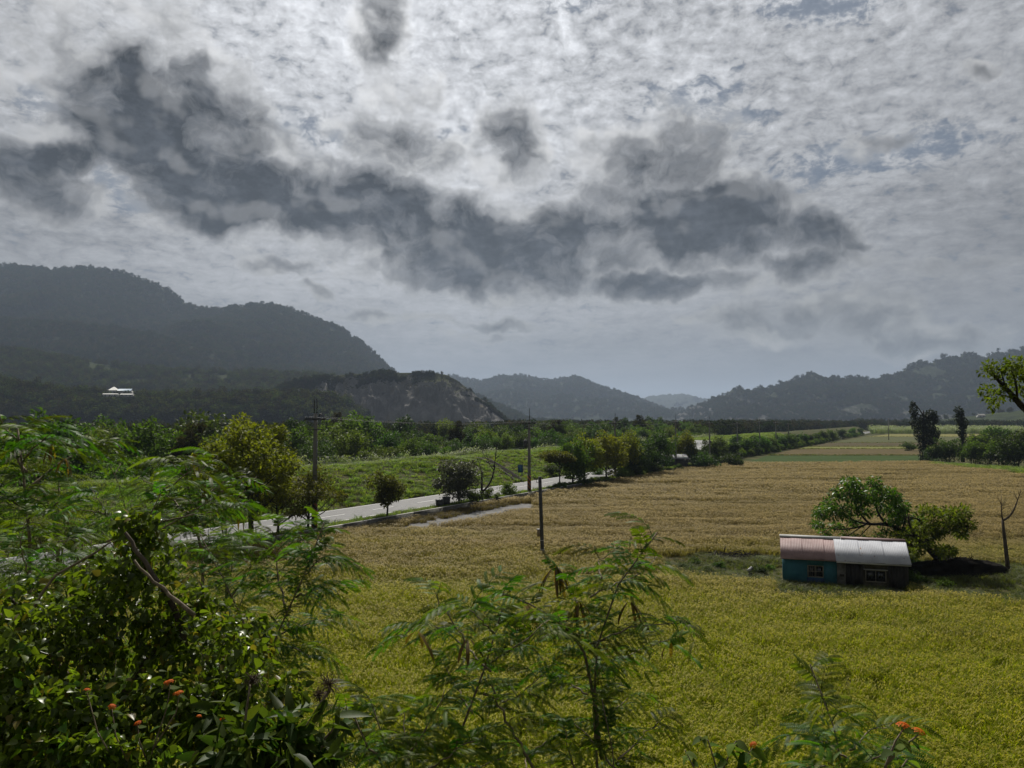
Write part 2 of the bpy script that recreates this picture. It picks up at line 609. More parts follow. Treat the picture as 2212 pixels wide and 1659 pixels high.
def strip(name, s0, s1, t0, t1, z, mat, n=60, kind='structure', parent=None):
    t = np.linspace(t0, t1, n)
    Sg, Tg = np.meshgrid([s0, s1], t)
    X, Y = xy(Sg, Tg)
    o = grid_mesh(name, X, Y, np.full_like(X, z), mat, kind)
    if parent is not None:
        o.parent = parent
    return o


road = strip('road', -65.2, -57.2, -30, 900, .585, M['asphalt'], 120)
for s in (-64.85, -57.65):
    o = strip('edge_line', s - .07, s + .07, -30, 900, .592, M['road_paint'], 60, parent=road)
    del o["kind"]
for k in range(44):
    t0 = 30 + k * 9.0
    o = strip('centre_dash', -61.27, -61.13, t0, t0 + 4, .592, M['road_paint'], 2, parent=road)
    del o["kind"]

mb = MB()
tw = np.linspace(38, 122, 15)
for a, b in zip(tw[:-1], tw[1:]):
    (xa, ya), (xb, yb) = xy(-54.5, a), xy(-54.5, b)
    mb.box(((xa + xb) / 2, (ya + yb) / 2, .17), (.26, (b - a) - .02, 1.1), rz=-math.atan2(RD.x, RD.y))
wall = mb.build('verge_wall', M['concrete_dark'])
tag(wall, 'low dark concrete retaining wall between the road verge and the field', 'wall', None, 'thing')
mb = MB()
for a, b in zip(tw[:-1], tw[1:]):
    (xa, ya), (xb, yb) = xy(-54.5, a), xy(-54.5, b)
    mb.box(((xa + xb) / 2, (ya + yb) / 2, .75), (.34, (b - a) - .02, .06), rz=-math.atan2(RD.x, RD.y))
mb.build('coping', M['concrete'], wall)


# fields beyond the crop, each a sheet of its own
def field_mat(name, c1, c2, stripe=None, ang=0.0):
    m, nt, out = new_mat(name)
    p = pos(nt)
    n1 = nt.noise(nt.vmath('MULTIPLY', p, (.25, 1, 1)), .35, 6, .65)
    col = nt.mix(nt.mapr(n1, .35, .65), c4(c1), c4(c2))
    n3 = nt.noise(p, 2.5, 4, .6)
    col = nt.mix(nt.mapr(n3, .45, .8, 0, .5), col, c4([v * .5 for v in c1]))
    if stripe:
        w = nt.node('ShaderNodeTexWave', bands_direction='Y')
        nt.put(w.inputs['Vector'], p)
        w.inputs['Scale'].default_value = stripe
        w.inputs['Distortion'].default_value = 1.5
        w.inputs['Detail'].default_value = 3
        col = nt.mix(nt.math('MULTIPLY', w.outputs['Fac'], .55), col, c4([v * .55 for v in c2]))
    principled(nt, out, col, .95, .05, 0, n3, .6, .3)
    return m


def poly_sheet(name, px_pts, z, mat, kind='structure'):
    V = [tuple(P(a, b, z)) for a, b in px_pts]
    o = link(name, np_mesh(name, V, [np.array([list(range(len(V)))[::-1]])], None, False, (mat,)))
    o["kind"] = kind
    return o


FIELDS = [
    ('green_field', [(1600, 1003), (2020, 999), (2040, 984), (1660, 984)], (.028, .05, .012), (.045, .07, .018), None),
    ('stubble_field', [(1660, 983.4), (2040, 983.4), (2050, 970), (1720, 970)], (.07, .055, .024), (.11, .085, .04), None),
    ('pale_field', [(1722, 969.5), (2050, 969.5), (2056, 965), (1745, 965)], (.12, .13, .035), (.16, .16, .05), None),
    ('brown_field', [(1746, 964.6), (2056, 964.6), (2066, 956.5), (1790, 956.5)], (.055, .045, .022), (.085, .07, .035), None),
    ('furrowed_field', [(1792, 956), (2066, 956), (2090, 943.5), (1870, 943.5)], (.06, .075, .03), (.10, .10, .045), .045),
    ('yellow_field', [(1872, 943.2), (2120, 943.2), (2160, 937.5), (1925, 937.5)], (.13, .13, .045), (.19, .17, .06), None),
]
for nm, pts, c1, c2, st_ in FIELDS:
    poly_sheet(nm, pts, .06, field_mat(nm, c1, c2, st_))

GREY_PATCH = [(858, 1146), (905, 1121), (960, 1111), (1010, 1103), (1080, 1093), (1130, 1087.5), (1156, 1090), (1152, 1103), (1080, 1117), (1020, 1129), (950, 1141)]
M['mud'] = mat_noise('mud', (.075, .073, .07), (.13, .127, .124), .7, .8, .15, bump=.5, dist=.08, c3=(.11, .105, .10))
poly_sheet('bare_ground', GREY_PATCH, .05, M['mud'])

# ------------------------------------------------------------------ mountains
def veg_mat(name, c1, c2, c3, scale=.02):
    m, nt, out = new_mat(name)
    p = pos(nt)
    n1 = nt.noise(p, scale, 7, .68)
    col = nt.mix(nt.mapr(n1, .36, .64), c4(c1), c4(c2))
    n3 = nt.noise(p, scale * .16, 4, .55)
    col = nt.mix(nt.mapr(n3, .55, .70, 0, .8), col, c4(c3))
    principled(nt, out, col, .95, .03, 0, nt.noise(p, scale * 4, 5, .65), 1.0, 6.0)
    return m


def rock_mat(name, veg1, veg2, rock1, rock2):
    m, nt, out = new_mat(name)
    p = pos(nt)
    g = nt.node('ShaderNodeNewGeometry')
    nz = nt.sep(g.outputs['True Normal'])[2]
    n1 = nt.noise(p, .03, 6, .65)
    veg = nt.mix(nt.mapr(n1, .36, .64), c4(veg1), c4(veg2))
    streak = nt.noise(nt.vmath('MULTIPLY', p, (.09, .09, .008)), 1.0, 6, .65)
    rock = nt.mix(nt.mapr(streak, .38, .62), c4(rock1), c4(rock2))
    warm = nt.noise(nt.vmath('MULTIPLY', p, (.05, .05, .006)), 1.0, 4, .6)
    rock = nt.mix(nt.mapr(warm, .55, .68, 0, .7), rock, c4((.14, .12, .075)))
    f = nt.math('ADD', nz, nt.math('MULTIPLY', nt.math('SUBTRACT', nt.noise(p, .022, 6, .68), .5), 1.1))
    f = nt.math('ADD', f, nt.math('MULTIPLY', nt.math('SUBTRACT', nt.sep(p)[2], 48.0), .012))
    col = nt.mix(nt.mapr(f, .62, .88), rock, veg)
    principled(nt, out, col, .95, .03, 0, nt.math('ADD', streak, n1), .8, 5.0)
    return m


M['forest_far'] = veg_mat('forest_far', (.012, .017, .010), (.024, .032, .015), (.020, .028, .014))
M['forest_mid'] = veg_mat('forest_mid', (.020, .028, .012), (.042, .054, .020), (.034, .046, .018), .03)
M['cliff'] = rock_mat('cliff', (.022, .028, .012), (.05, .055, .022), (.105, .103, .10), (.165, .16, .152))
M['crag'] = rock_mat('crag', (.014, .019, .010), (.028, .036, .016), (.05, .05, .048), (.075, .075, .07))

MOUNT = {}


def mountain(name, prof, Y0, front, back, mat, drop=0.0, gully=.25, gscale=.004, amp=10.0, shape=.85, nx=300, nf=44, nb=10, seed=1, base=0.5, jag=0.0):
    prof = sorted(prof)
    pts = [W(a, b, Y0) for a, b in prof]
    xs, zs = [p.x for p in pts], [max(p.z - drop, base + .5) for p in pts]
    X = np.linspace(xs[0], xs[-1], nx)
    zr = np.interp(X, xs, zs)
    k = np.array([1, 2, 3, 2, 1.]); k /= k.sum()
    zr = np.convolve(np.pad(zr, 2, mode='edge'), k, 'valid')
    if jag:
        zr = zr + (fbm(X * gscale * 12, X * 0 + 3, seed + 5, 4, .6) - .5) * jag
    f = np.concatenate([np.linspace(0, 1, nf), 1 - np.linspace(0, 1, nb + 1)[1:]])
    d = np.concatenate([Y0 - front + front * np.linspace(0, 1, nf), Y0 + back * np.linspace(0, 1, nb + 1)[1:]])
    XX, DD = np.meshgrid(X, d)
    FF = np.repeat(f[:, None], nx, 1)
    wob = (fbm(XX * gscale * 2, DD * gscale * 2, seed + 2) - .5)
    rid = 1 - 2 * np.abs(fbm(XX * gscale + wob * 1.2, DD * gscale * .35, seed, 4, .5) - .5) * 1.7
    sh = FF ** shape
    Z = base + (zr[None, :] - base) * sh * (1 - gully * (1 - FF) * (1 - rid) * 1.8)
    env = np.clip(4 * FF * (1 - FF), 0, 1)
    Z += env * (fbm(XX * gscale * 5, DD * gscale * 5, seed + 9, 5, .55) - .5) * amp
    lip = np.clip(np.minimum(zr[None, :] - base, 30) / 30, 0, 1)
    Z = np.where(FF <= 0, -3.0, base - 2.5 + (Z - base + 2.5) * np.maximum(lip, .05))
    DDw = DD + wob * front * .18 * env
    o = grid_mesh(name, XX, DDw, Z, mat)
    MOUNT[name] = (XX, DDw, Z, FF)
    return o


mountain('mountain_range_left', [(-900, 640), (-500, 560), (-250, 590), (0, 570), (60, 573), (120, 580), (190, 574), (250, 582), (300, 596), (340, 612), (380, 632), (400, 650), (420, 662), (460, 666), (490, 664),
                            (530, 655), (575, 653), (620, 661), (680, 684), (730, 702), (780, 737), (815, 767), (850, 800), (900, 850), (960, 902)],
         2600, 1100, 700, M['forest_far'], drop=9, gully=.22, gscale=.0022, amp=60, seed=11, nx=360)
mountain('foothill', [(-900, 640), (-400, 690), (-150, 672), (0, 684), (80, 688), (150, 692), (230, 700), (330, 716), (420, 742), (500, 768), (560, 786), (620, 797), (700, 803), (800, 812), (900, 850), (950, 900)],
         1900, 480, 500, M['forest_far'], drop=9, gully=.2, gscale=.004, amp=35, seed=23)
mountain('lower_hill', [(-900, 720), (-300, 745), (0, 748), (60, 752), (130, 764), (220, 778), (330, 792), (430, 797), (560, 800), (680, 806), (780, 815), (880, 850), (940, 900)],
         1380, 330, 350, M['forest_mid'], drop=7, gully=.16, gscale=.006, amp=22, seed=31)
mountain('terrace_bluff', [(-900, 800), (-300, 800), (0, 815), (100, 832), (200, 846), (300, 849), (420, 850), (560, 850), (660, 848), (720, 852), (760, 875), (790, 905)],
         830, 75, 380, M['forest_mid'], drop=6, gully=.12, gscale=.012, amp=7, shape=.5, seed=37, nx=260)
mountain('cliff_hill', [(540, 880), (580, 846), (640, 818), (700, 808), (760, 803), (820, 801), (880, 800), (930, 800), (962, 804), (990, 818), (1030, 851), (1080, 881), (1112, 902), (1128, 918), (1136, 940)],
         1000, 62, 300, M['cliff'], drop=3, gully=.42, gscale=.045, amp=5, shape=.5, seed=43, nx=420, nf=60)
mountain('valley_ridge', [(900, 810), (975, 838), (1030, 850), (1070, 868), (1110, 884), (1150, 902), (1190, 918), (1230, 935)], 2300, 420, 500, M['forest_far'], drop=6, gully=.2, gscale=.004, amp=30, seed=47, nx=160)
mountain('mountain_range_middle', [(820, 840), (900, 815), (975, 811), (1000, 815), (1040, 823), (1075, 812), (1100, 808), (1130, 808), (1160, 817), (1200, 820), (1225, 813), (1245, 812), (1290, 831), (1340, 851), (1390, 870),
                              (1440, 890), (1500, 905), (1560, 915)],
         4300, 1300, 900, M['forest_far'], drop=8, gully=.25, gscale=.0018, amp=90, seed=53)
mountain('mountain_range_far', [(1250, 880), (1330, 866), (1380, 862), (1425, 852), (1455, 850), (1490, 851), (1525, 863), (1600, 868), (1800, 850), (2300, 830)],
         7200, 1600, 900, M['forest_far'], drop=0, gully=.3, gscale=.0022, amp=120, seed=59, nx=260, jag=45)
mountain('mountain_range_right', [(1470, 905), (1485, 893), (1510, 875), (1540, 860), (1580, 848), (1610, 846), (1640, 844), (1665, 838), (1690, 832), (1720, 815), (1745, 808), (1765, 811), (1800, 820), (1830, 815), (1855, 816),
                             (1880, 821), (1910, 812), (1945, 803), (1975, 790), (1992, 780), (2010, 785), (2050, 774), (2090, 768), (2108, 774), (2122, 784), (2135, 768), (2152, 760), (2185, 762), (2212, 756), (2300, 730),
                             (2450, 745), (2700, 720), (3000, 760)],
         2900, 700, 600, M['crag'], drop=6, gully=.42, gscale=.0045, amp=55, shape=.75, seed=61, nx=640, jag=62)
mountain('terrace_right', [(1500, 902), (1600, 901), (1750, 899), (1850, 896), (1950, 898), (2030, 897), (2080, 889), (2140, 881), (2212, 877), (2300, 870), (2600, 866), (3000, 880)],
         1250, 420, 300, M['forest_mid'], drop=4, gully=.1, gscale=.006, amp=6, shape=1.1, seed=67, nx=220)


# ------------------------------------------------------------------ vegetation builders
def unit(v):
    return v / (np.linalg.norm(v, axis=-1, keepdims=True) + 1e-9)


def leaves_np(C, D, L, ratio, rng, fold=.12):
    """diamond leaves: one bent quad each"""
    n = len(C)
    D = unit(D)
    up = unit(rng.normal(size=(n, 3)) * .6 + np.array([0, 0, 1.0]))
    S = unit(np.cross(D, up))
    N = np.cross(S, D)
    L = np.broadcast_to(L, n)[:, None]
    w = L * ratio * .5
    mid = C + D * L * .45 + N * L * fold
    V = np.stack([C, mid - S * w, C + D * L, mid + S * w], 1)
    F = np.arange(n * 4).reshape(n, 4)
    return V.reshape(-1, 3), F


def bezier(a, b, c, n):
    t = np.linspace(0, 1, n)[:, None]
    return (1 - t) ** 2 * a + 2 * t * (1 - t) * b + t * t * c


def clump(rng, c, r, n, leaf, ratio, mb, lv=(0.1, .85), out=.7, droop=.25):
    d = unit(rng.normal(size=(n, 3)))
    rr = rng.random(n) ** (1 / 2.4)
    C = np.asarray(c) + d * rr[:, None] * np.asarray(r)
    D = d * out + rng.normal(size=(n, 3)) * .55 + np.array([0, 0, -droop])
    V, F = leaves_np(C, D, leaf * (.7 + .6 * rng.random(n)), ratio, rng)
    l = lv[0] + (lv[1] - lv[0]) * rng.random(n)
    mb.add(V, [F], l)


def skeleton(limbs, bark, smooth=True, sides=6):
    mb = MB()
    for pts, r0, r1 in limbs:
        pts = np.asarray(pts, float)
        mb.tube(pts, np.linspace(r0, r1, len(pts)), sides)
    return mb.mesh('trunk', bark, smooth)


def make_tree(seed, H=7.0, cr=2.5, low=.35, clumps=16, cs=.42, leaf=.3, nleaf=2200, ratio=.55, tr=.16, lean=0.0, shape='round', mat='leaf_green', bark='bark', droop=.25, forks=1):
    rng = np.random.default_rng(seed)
    top = H * .82
    nt_ = 9
    zz = np.linspace(0, top, nt_)
    ph = rng.random(2) * 6
    spine = np.stack([np.sin(zz / H * 4 + ph[0]) * .06 * H * zz / H + lean * zz, np.sin(zz / H * 3.3 + ph[1]) * .06 * H * zz / H, zz], -1)
    spine -= spine[0]
    limbs = [(spine, tr, tr * .25)]
    cm = MB()
    cz, rz = H * (low + 1) / 2, H * (1 - low) / 2
    done = []
    lobe = unit(rng.normal(size=(5, 3)))
    la = .75 + .5 * rng.random(5)
    for k in range(clumps):
        for _ in range(30):
            d = unit(rng.normal(size=3))
            q = rng.random() ** .45
            p = d * q
            if shape == 'umbrella':
                p[2] = abs(p[2]) * .9
            elif shape == 'column':
                p[:2] *= (.75 + .3 * rng.random())
            elif shape == 'cone':
                p[:2] *= (1.0 - p[2]) * .6 + .15
            p = p * la[int(np.argmax(lobe @ d))]
            c = np.array([p[0] * cr, p[1] * cr, cz + p[2] * rz * .86])
            if all(np.linalg.norm((c - o) / np.array([cr, cr, rz])) > .33 for o in done):
                break
        done.append(c)
        i = float(np.clip((c[2] - np.hypot(c[0], c[1]) * .75) / top, low * .55, .97)) * (nt_ - 1)
        a = np.array([np.interp(i, range(nt_), spine[:, j]) for j in range(3)])
        c = c + np.array([np.interp(i, range(nt_), spine[:, 0]), np.interp(i, range(nt_), spine[:, 1]), 0]) * .8
        b = a * .45 + c * .55 + np.array([0, 0, -.05 * H if shape != 'umbrella' else .05 * H]) + rng.normal(size=3) * .03 * H
        r0 = tr * (.5 - .25 * i / nt_)
        limbs.append((bezier(a, b, c, 6), r0, r0 * .25))
        rad = np.array([cr, cr, rz]) * cs * (.5 + .75 * rng.random())
        rad[2] = min(rad[2], rad[0] * 1.1)
        for _ in range(3):
            e = c + unit(rng.normal(size=3)) * rad * .8
            limbs.append((bezier(c, (c + e) / 2 + rng.normal(size=3) * .02 * H, e, 4), r0 * .28, r0 * .08))
        # light tops, dark undersides come from the sun; only leaf age varies here
        clump(rng, c, rad, nleaf // clumps, leaf, ratio, cm, droop=droop)
        # stray sprays break the outline
        e = c + unit(rng.normal(size=3) + np.array([0, 0, .4])) * rad * 1.15
        clump(rng, e, rad * .33, max(6, nleaf // clumps // 7), leaf, ratio, cm, droop=droop)
    return {'trunk': skeleton(limbs, M[bark]), 'crown': cm.mesh('crown', M[mat])}


def place_tree(proto, name, loc, scale=1.0, rz=0.0, label=None, cat='tree', group=None, tilt=(0, 0), sz=None):
    o = empty(name, loc)
    o.rotation_euler = (tilt[0], tilt[1], rz)
    o.scale = (scale, scale, scale * (sz or 1.0))
    for k, me in proto.items():
        link(k, me, o)
    return tag(o, label, cat, group)


def one_mesh(proto, name):
    """trunk and crown in one mesh, for woods seen as a mass"""
    V, F, L, MI, n = [], {}, {}, {}, 0
    for k, (part, me) in enumerate(proto.items()):
        v = np.empty(len(me.vertices) * 3, np.float32)
        me.vertices.foreach_get('co', v)
        for p in me.polygons:
            t = len(p.vertices)
            F.setdefault(t, []).append([i + n for i in p.vertices])
            MI.setdefault(t, []).append(k)
        lv = np.empty(len(me.polygons), np.float32)
        me.attributes['lv'].data.foreach_get('value', lv)
        for p, x in zip(me.polygons, lv):
            L.setdefault(len(p.vertices), []).append(x)
        V.append(v.reshape(-1, 3))
        n += len(V[-1])
    ks = sorted(F)
    return np_mesh(name, np.concatenate(V), [np.array(F[k]) for k in ks], np.concatenate([L[k] for k in ks]), False, [me.materials[0] for me in proto.values()], np.concatenate([MI[k] for k in ks]))


# scatter of masses nobody could count
def scatter(name, pts, rotz, scl, variants, label, cat, idx=None, seed=0, tilt=None, kind='stuff'):
    rng = np.random.default_rng(seed)
    n = len(pts)
    me = bpy.data.meshes.new(name)
    me.vertices.add(n)
    me.vertices.foreach_set('co', np.asarray(pts, np.float32).ravel())
    rot = np.zeros((n, 3), np.float32)
    rot[:, 2] = rotz
    if tilt is not None:
        rot[:, :2] = tilt
    s3 = np.asarray(scl, np.float32)
    if s3.ndim == 1:
        s3 = np.repeat(s3[:, None], 3, 1)
    for nm, arr in (('rot', rot), ('scl', s3)):
        a = me.attributes.new(nm, 'FLOAT_VECTOR', 'POINT')
        a.data.foreach_set('vector', np.ascontiguousarray(arr, np.float32).ravel())
    a = me.attributes.new('idx', 'INT', 'POINT')
    a.data.foreach_set('value', (rng.integers(0, len(variants), n) if idx is None else idx).astype(np.int32))
    o = link(name, me)
    col = bpy.data.collections.new(name + '_kinds')
    for k, vm in enumerate(variants):
        col.objects.link(bpy.data.objects.new('%s_kind_%02d' % (name, k), vm))
    ng = bpy.data.node_groups.new(name + '_nodes', 'GeometryNodeTree')
    ng.interface.new_socket('Geometry', in_out='INPUT', socket_type='NodeSocketGeometry')
    ng.interface.new_socket('Geometry', in_out='OUTPUT', socket_type='NodeSocketGeometry')
    N = ng.nodes
    gi, go = N.new('NodeGroupInput'), N.new('NodeGroupOutput')
    ci = N.new('GeometryNodeCollectionInfo')
    ci.inputs['Collection'].default_value = col
    ci.inputs['Separate Children'].default_value = True
    ci.inputs['Reset Children'].default_value = True
    ip = N.new('GeometryNodeInstanceOnPoints')
    ip.inputs['Pick Instance'].default_value = True
    L = ng.links
    L.new(gi.outputs[0], ip.inputs['Points'])
    L.new(ci.outputs[0], ip.inputs['Instance'])
    for nm, typ, sock in (('rot', 'FLOAT_VECTOR', 'Rotation'), ('scl', 'FLOAT_VECTOR', 'Scale'), ('idx', 'INT', 'Instance Index')):
        na = N.new('GeometryNodeInputNamedAttribute')
        na.data_type = typ
        na.inputs['Name'].default_value = nm
        out = [s for s in na.outputs if s.enabled and s.name == 'Attribute'][0]
        L.new(out, ip.inputs[sock])
    L.new(ip.outputs[0], go.inputs[0])
    md = o.modifiers.new('scatter', 'NODES')
    md.node_group = ng
    return tag(o, label, cat, None, kind)


def blades(mb, rng, n, h, spread, w, lean=.35, curve=.5, lv=(0, .8), ear=0.0, wind=0.0):
    """n grass blades out of one root: two bent quads each; some carry a drooping ear"""
    a = rng.random(n) * 2 * math.pi
    r = spread * np.sqrt(rng.random(n))
    base = np.stack([np.cos(a) * r, np.sin(a) * r, np.zeros(n)], -1)
    a2 = a + rng.normal(size=n) * .9
    out = np.stack([np.cos(a2), np.sin(a2), np.zeros(n)], -1)
    out[:, 0] += wind
    out = unit(out)
    hh = h * (.6 + .5 * rng.random(n))
    ln = lean * (.4 + rng.random(n))
    cv = curve * (.4 + rng.random(n))
    side = np.stack([-out[:, 1], out[:, 0], np.zeros(n)], -1)
    ww = (w * (.7 + .6 * rng.random(n)))[:, None]
    z = np.array([0, 0, 1.0])
    p1 = base + out * (ln * hh * .45)[:, None] + z * (hh * .55)[:, None]
    p2 = base + out * ((ln + cv) * hh)[:, None] + z * (hh * (1 - .45 * cv))[:, None]
    V = np.stack([base - side * ww * .4, base + side * ww * .4, p1 - side * ww * .5, p1 + side * ww * .5, p2 - side * ww * .12, p2 + side * ww * .12], 1).reshape(-1, 3)
    i = np.arange(n)[:, None] * 6
    F = np.concatenate([i + np.array([0, 1, 3, 2]), i + np.array([2, 3, 5, 4])])
    l = lv[0] + (lv[1] - lv[0]) * rng.random(n)
    mb.add(V, [F], np.concatenate([l, l]))
    m_ = int(n * ear)
    if m_:
        q0 = base[:m_] + out[:m_] * (ln[:m_] * hh[:m_] * .6)[:, None] + z * (hh[:m_] * .93)[:, None]
        q1 = q0 + out[:m_] * (.10 * h / .8) + z * (.03)
        q2 = q1 + out[:m_] * (.09 * h / .8) - z * (.10 * h / .8)
        s2 = side[:m_] * max(w * 1.1, .012)
        V = np.stack([q0 - s2 * .3, q0 + s2 * .3, q1 - s2, q1 + s2, q2 - s2 * .5, q2 + s2 * .5], 1).reshape(-1, 3)
        i = np.arange(m_)[:, None] * 6
        F = np.concatenate([i + np.array([0, 1, 3, 2]), i + np.array([2, 3, 5, 4])])
        mb.add(V, [F], .97)


def tuft(seed, n, h, spread, w, mat, **kw):
    mb = MB()
    blades(mb, np.random.default_rng(seed), n, h, spread, w, **kw)
    return mb.mesh('tuft', mat)


# foliage materials
M['leaf_green'] = mat_leaf('leaf_green', (.028, .062, .009), (.092, .15, .018), .48)
M['leaf_fresh'] = mat_leaf('leaf_fresh', (.035, .080, .008), (.12, .19, .016), .52, rough=.4, spec=.2)
M['leaf_deep'] = mat_leaf('leaf_deep', (.019, .041, .009), (.056, .09, .016), .40)
M['leaf_lime'] = mat_leaf('leaf_lime', (.05, .085, .010), (.13, .17, .018), .5, vary=.2)
M['leaf_yellow'] = mat_leaf('leaf_yellow', (.06, .078, .008), (.20, .205, .016), .5, vary=.2, third=(.22, .15, .02))
M['leaf_rust'] = mat_leaf('leaf_rust', (.045, .058, .010), (.13, .125, .018), .45, vary=.15, third=(.18, .10, .02))
M['leaf_grey'] = mat_leaf('leaf_grey', (.045, .05, .035), (.12, .125, .10), .3, rough=.5, spec=.15, vary=.1)
M['leaf_far'] = mat_leaf('leaf_far', (.014, .022, .008), (.028, .040, .013), .3, rough=.9, spec=.0, vary=.35)
M['leaf_mid'] = mat_leaf('leaf_mid', (.022, .032, .011), (.056, .072, .022), .35, rough=.9, spec=.0, vary=.45)
M['leaf_dry'] = mat_leaf('leaf_dry', (.024, .024, .013), (.05, .045, .022), .3, rough=.9, spec=.0, vary=.35)
M['leaf_ivy'] = mat_leaf('leaf_ivy', (.008, .016, .005), (.024, .038, .009), .25)


# ------------------------------------------------------------------ woods on the hills (masses)
far_kinds = []
for k in range(6):
    far_kinds.append(one_mesh(make_tree(100 + k, H=9 + k % 3, cr=4.2, low=.15, clumps=9, cs=.5, leaf=1.5, nleaf=190, ratio=.7, tr=.3, mat='leaf_far' if k < 4 else 'leaf_dry'), 'far_tree'))


mid_kinds = [one_mesh(make_tree(110 + k, H=9 + k % 3, cr=4.2, low=.15, clumps=9, cs=.5, leaf=1.5, nleaf=190, ratio=.7, tr=.3, mat='leaf_mid' if k < 4 else 'leaf_dry'), 'mid_tree') for k in range(6)]


def hill_woods(name, src, n, smin, smax, label, seed, fmin=.03, cover=.5, cs=.01, kinds=far_kinds, ok=None):
    X, Y, Z, F = MOUNT[src]
    rng = np.random.default_rng(seed)
    ny, nx = X.shape
    # weight by area of the cell as it shows
    fi = rng.random(n * 3) * (ny - 1.001)
    fj = rng.random(n * 3) * (nx - 1.001)
    i, j = fi.astype(int), fj.astype(int)
    a, b = fi - i, fj - j

    def bl(A):
        return A[i, j] * (1 - a) * (1 - b) + A[i + 1, j] * a * (1 - b) + A[i, j + 1] * (1 - a) * b + A[i + 1, j + 1] * a * b
    x, y, z, f = bl(X), bl(Y), bl(Z), bl(F)
    u = x / y
    keep = (f > fmin) & (np.abs(u) < .72) & (fbm(x * cs, y * cs, seed + 1, 3) > cover + (rng.random(n * 3) - .5) * .15)
    if ok is not None:
        keep &= ok(x, y, z, f)
    x, y, z = x[keep][:n], y[keep][:n], z[keep][:n]
    m_ = len(x)
    scl = smin + (smax - smin) * rng.random(m_)
    s3 = np.stack([scl, scl, scl * (.7 + .5 * rng.random(m_))], -1)
    return scatter(name, np.stack([x, y, z - 1.0], -1), rng.random(m_) * 6.28, s3, kinds, label, 'forest', seed=seed)


hill_woods('mountain_forest', 'mountain_range_left', 20000, 1.0, 1.8, 'dark forest covering the tall mountain range behind the left valley side', 1, cover=.2)
hill_woods('mountain_forest', 'foothill', 9000, .9, 1.5, 'dark forest on the long foothill below the tall mountain', 2, cover=.2)
hill_woods('mountain_forest', 'lower_hill', 11000, .7, 1.25, 'mixed green woods on the low hill above the river terrace', 3, cover=.34, kinds=mid_kinds)
hill_woods('bluff_forest', 'terrace_bluff', 4800, .5, 1.2, 'dark brushy woods clinging to the river terrace bluff', 4, cover=.25, cs=.03, kinds=mid_kinds)
hill_woods('cliff_scrub', 'cliff_hill', 3200, .25, .7, 'scrub growing over the top of the eroded grey cliff', 5, cover=.40, cs=.03, ok=lambda x, y, z, f: f > .74)
hill_woods('mountain_forest', 'valley_ridge', 2500, .8, 1.4, 'hazy woods on the dark ridge just behind the grey cliff', 6, cover=.2)
hill_woods('mountain_forest', 'mountain_range_middle', 9000, 1.2, 2.0, 'hazy forest on the middle mountains closing the valley', 7, cover=.2)
hill_woods('mountain_forest', 'mountain_range_right', 14000, .8, 1.5, 'dark forest on the jagged mountains behind the right valley side', 8, cover=.32)
hill_woods('terrace_woods', 'terrace_right', 1500, .5, 1.0, 'brushy woods and scrub on the far terrace below the jagged mountains', 9, cover=.50, cs=.012)


# ------------------------------------------------------------------ crop and grass (masses)
def rice_mat():
    m, nt, out = new_mat('rice')
    lv = nt.node('ShaderNodeAttribute', attribute_name='lv').outputs['Fac']
    p = pos(nt)
    Yc = nt.sep(p)[1]
    nz = nt.noise(nt.vmath('MULTIPLY', p, (.35, 1.0, 0)), .11, 5, .62)
    ripe = nt.mapr(nt.math('ADD', nt.math('MULTIPLY', nt.math('SUBTRACT', nz, .5), 46.0), Yc), 29, 82)
    g = nt.mix(lv, c4((.11, .145, .005)), c4((.42, .47, .014)))
    r = nt.mix(lv, c4((.13, .105, .030)), c4((.29, .24, .098)))
    col = nt.mix(ripe, g, r)
    ear = nt.mix(ripe, c4((.27, .25, .025)), c4((.31, .245, .105)))
    col = nt.mix(nt.mapr(lv, .90, .94), col, ear)
    patch = nt.noise(nt.vmath('MULTIPLY', p, (.3, 1, 0)), .35, 4, .6)
    col = nt.mix(nt.mapr(patch, .50, .74, 0, .45), col, nt.mix(ripe, c4((.05, .06, .008)), c4((.075, .05, .018))))
    b = nt.node('ShaderNodeBsdfPrincipled')
    nt.put(b.inputs['Base Color'], col)
    b.inputs['Roughness'].default_value = .6
    b.inputs['Specular IOR Level'].default_value = .10
    tr = nt.node('ShaderNodeBsdfTranslucent')
    nt.put(tr.inputs['Color'], nt.mix(1.0, col, nt.mix(ripe, c4((1.3, 1.3, .5)), c4((1.1, 1.06, .9))), 'MULTIPLY'))
    mx = nt.node('ShaderNodeMixShader')
    mx.inputs[0].default_value = .5
    nt.l.new(b.outputs[0], mx.inputs[1])
    nt.l.new(tr.outputs[0], mx.inputs[2])
    nt.l.new(mx.outputs[0], out.inputs['Surface'])
    return m


M['rice'] = rice_mat()
M['grass'] = mat_leaf('grass', (.075, .125, .018), (.25, .33, .055), .55, rough=.5, spec=.10, vary=.3)
M['weeds'] = mat_leaf('weeds', (.055, .075, .016), (.15, .165, .045), .5, rough=.55, spec=.15, vary=.3)
M['silver_grass'] = mat_leaf('silver_grass', (.09, .12, .05), (.22, .25, .15), .45, rough=.5, spec=.1, vary=.2)
M['straw'] = mat_leaf('straw', (.14, .11, .05), (.30, .24, .13), .4, vary=.2)
M['brown_grass'] = mat_leaf('brown_grass', (.07, .06, .02), (.17, .12, .05), .45, vary=.2)

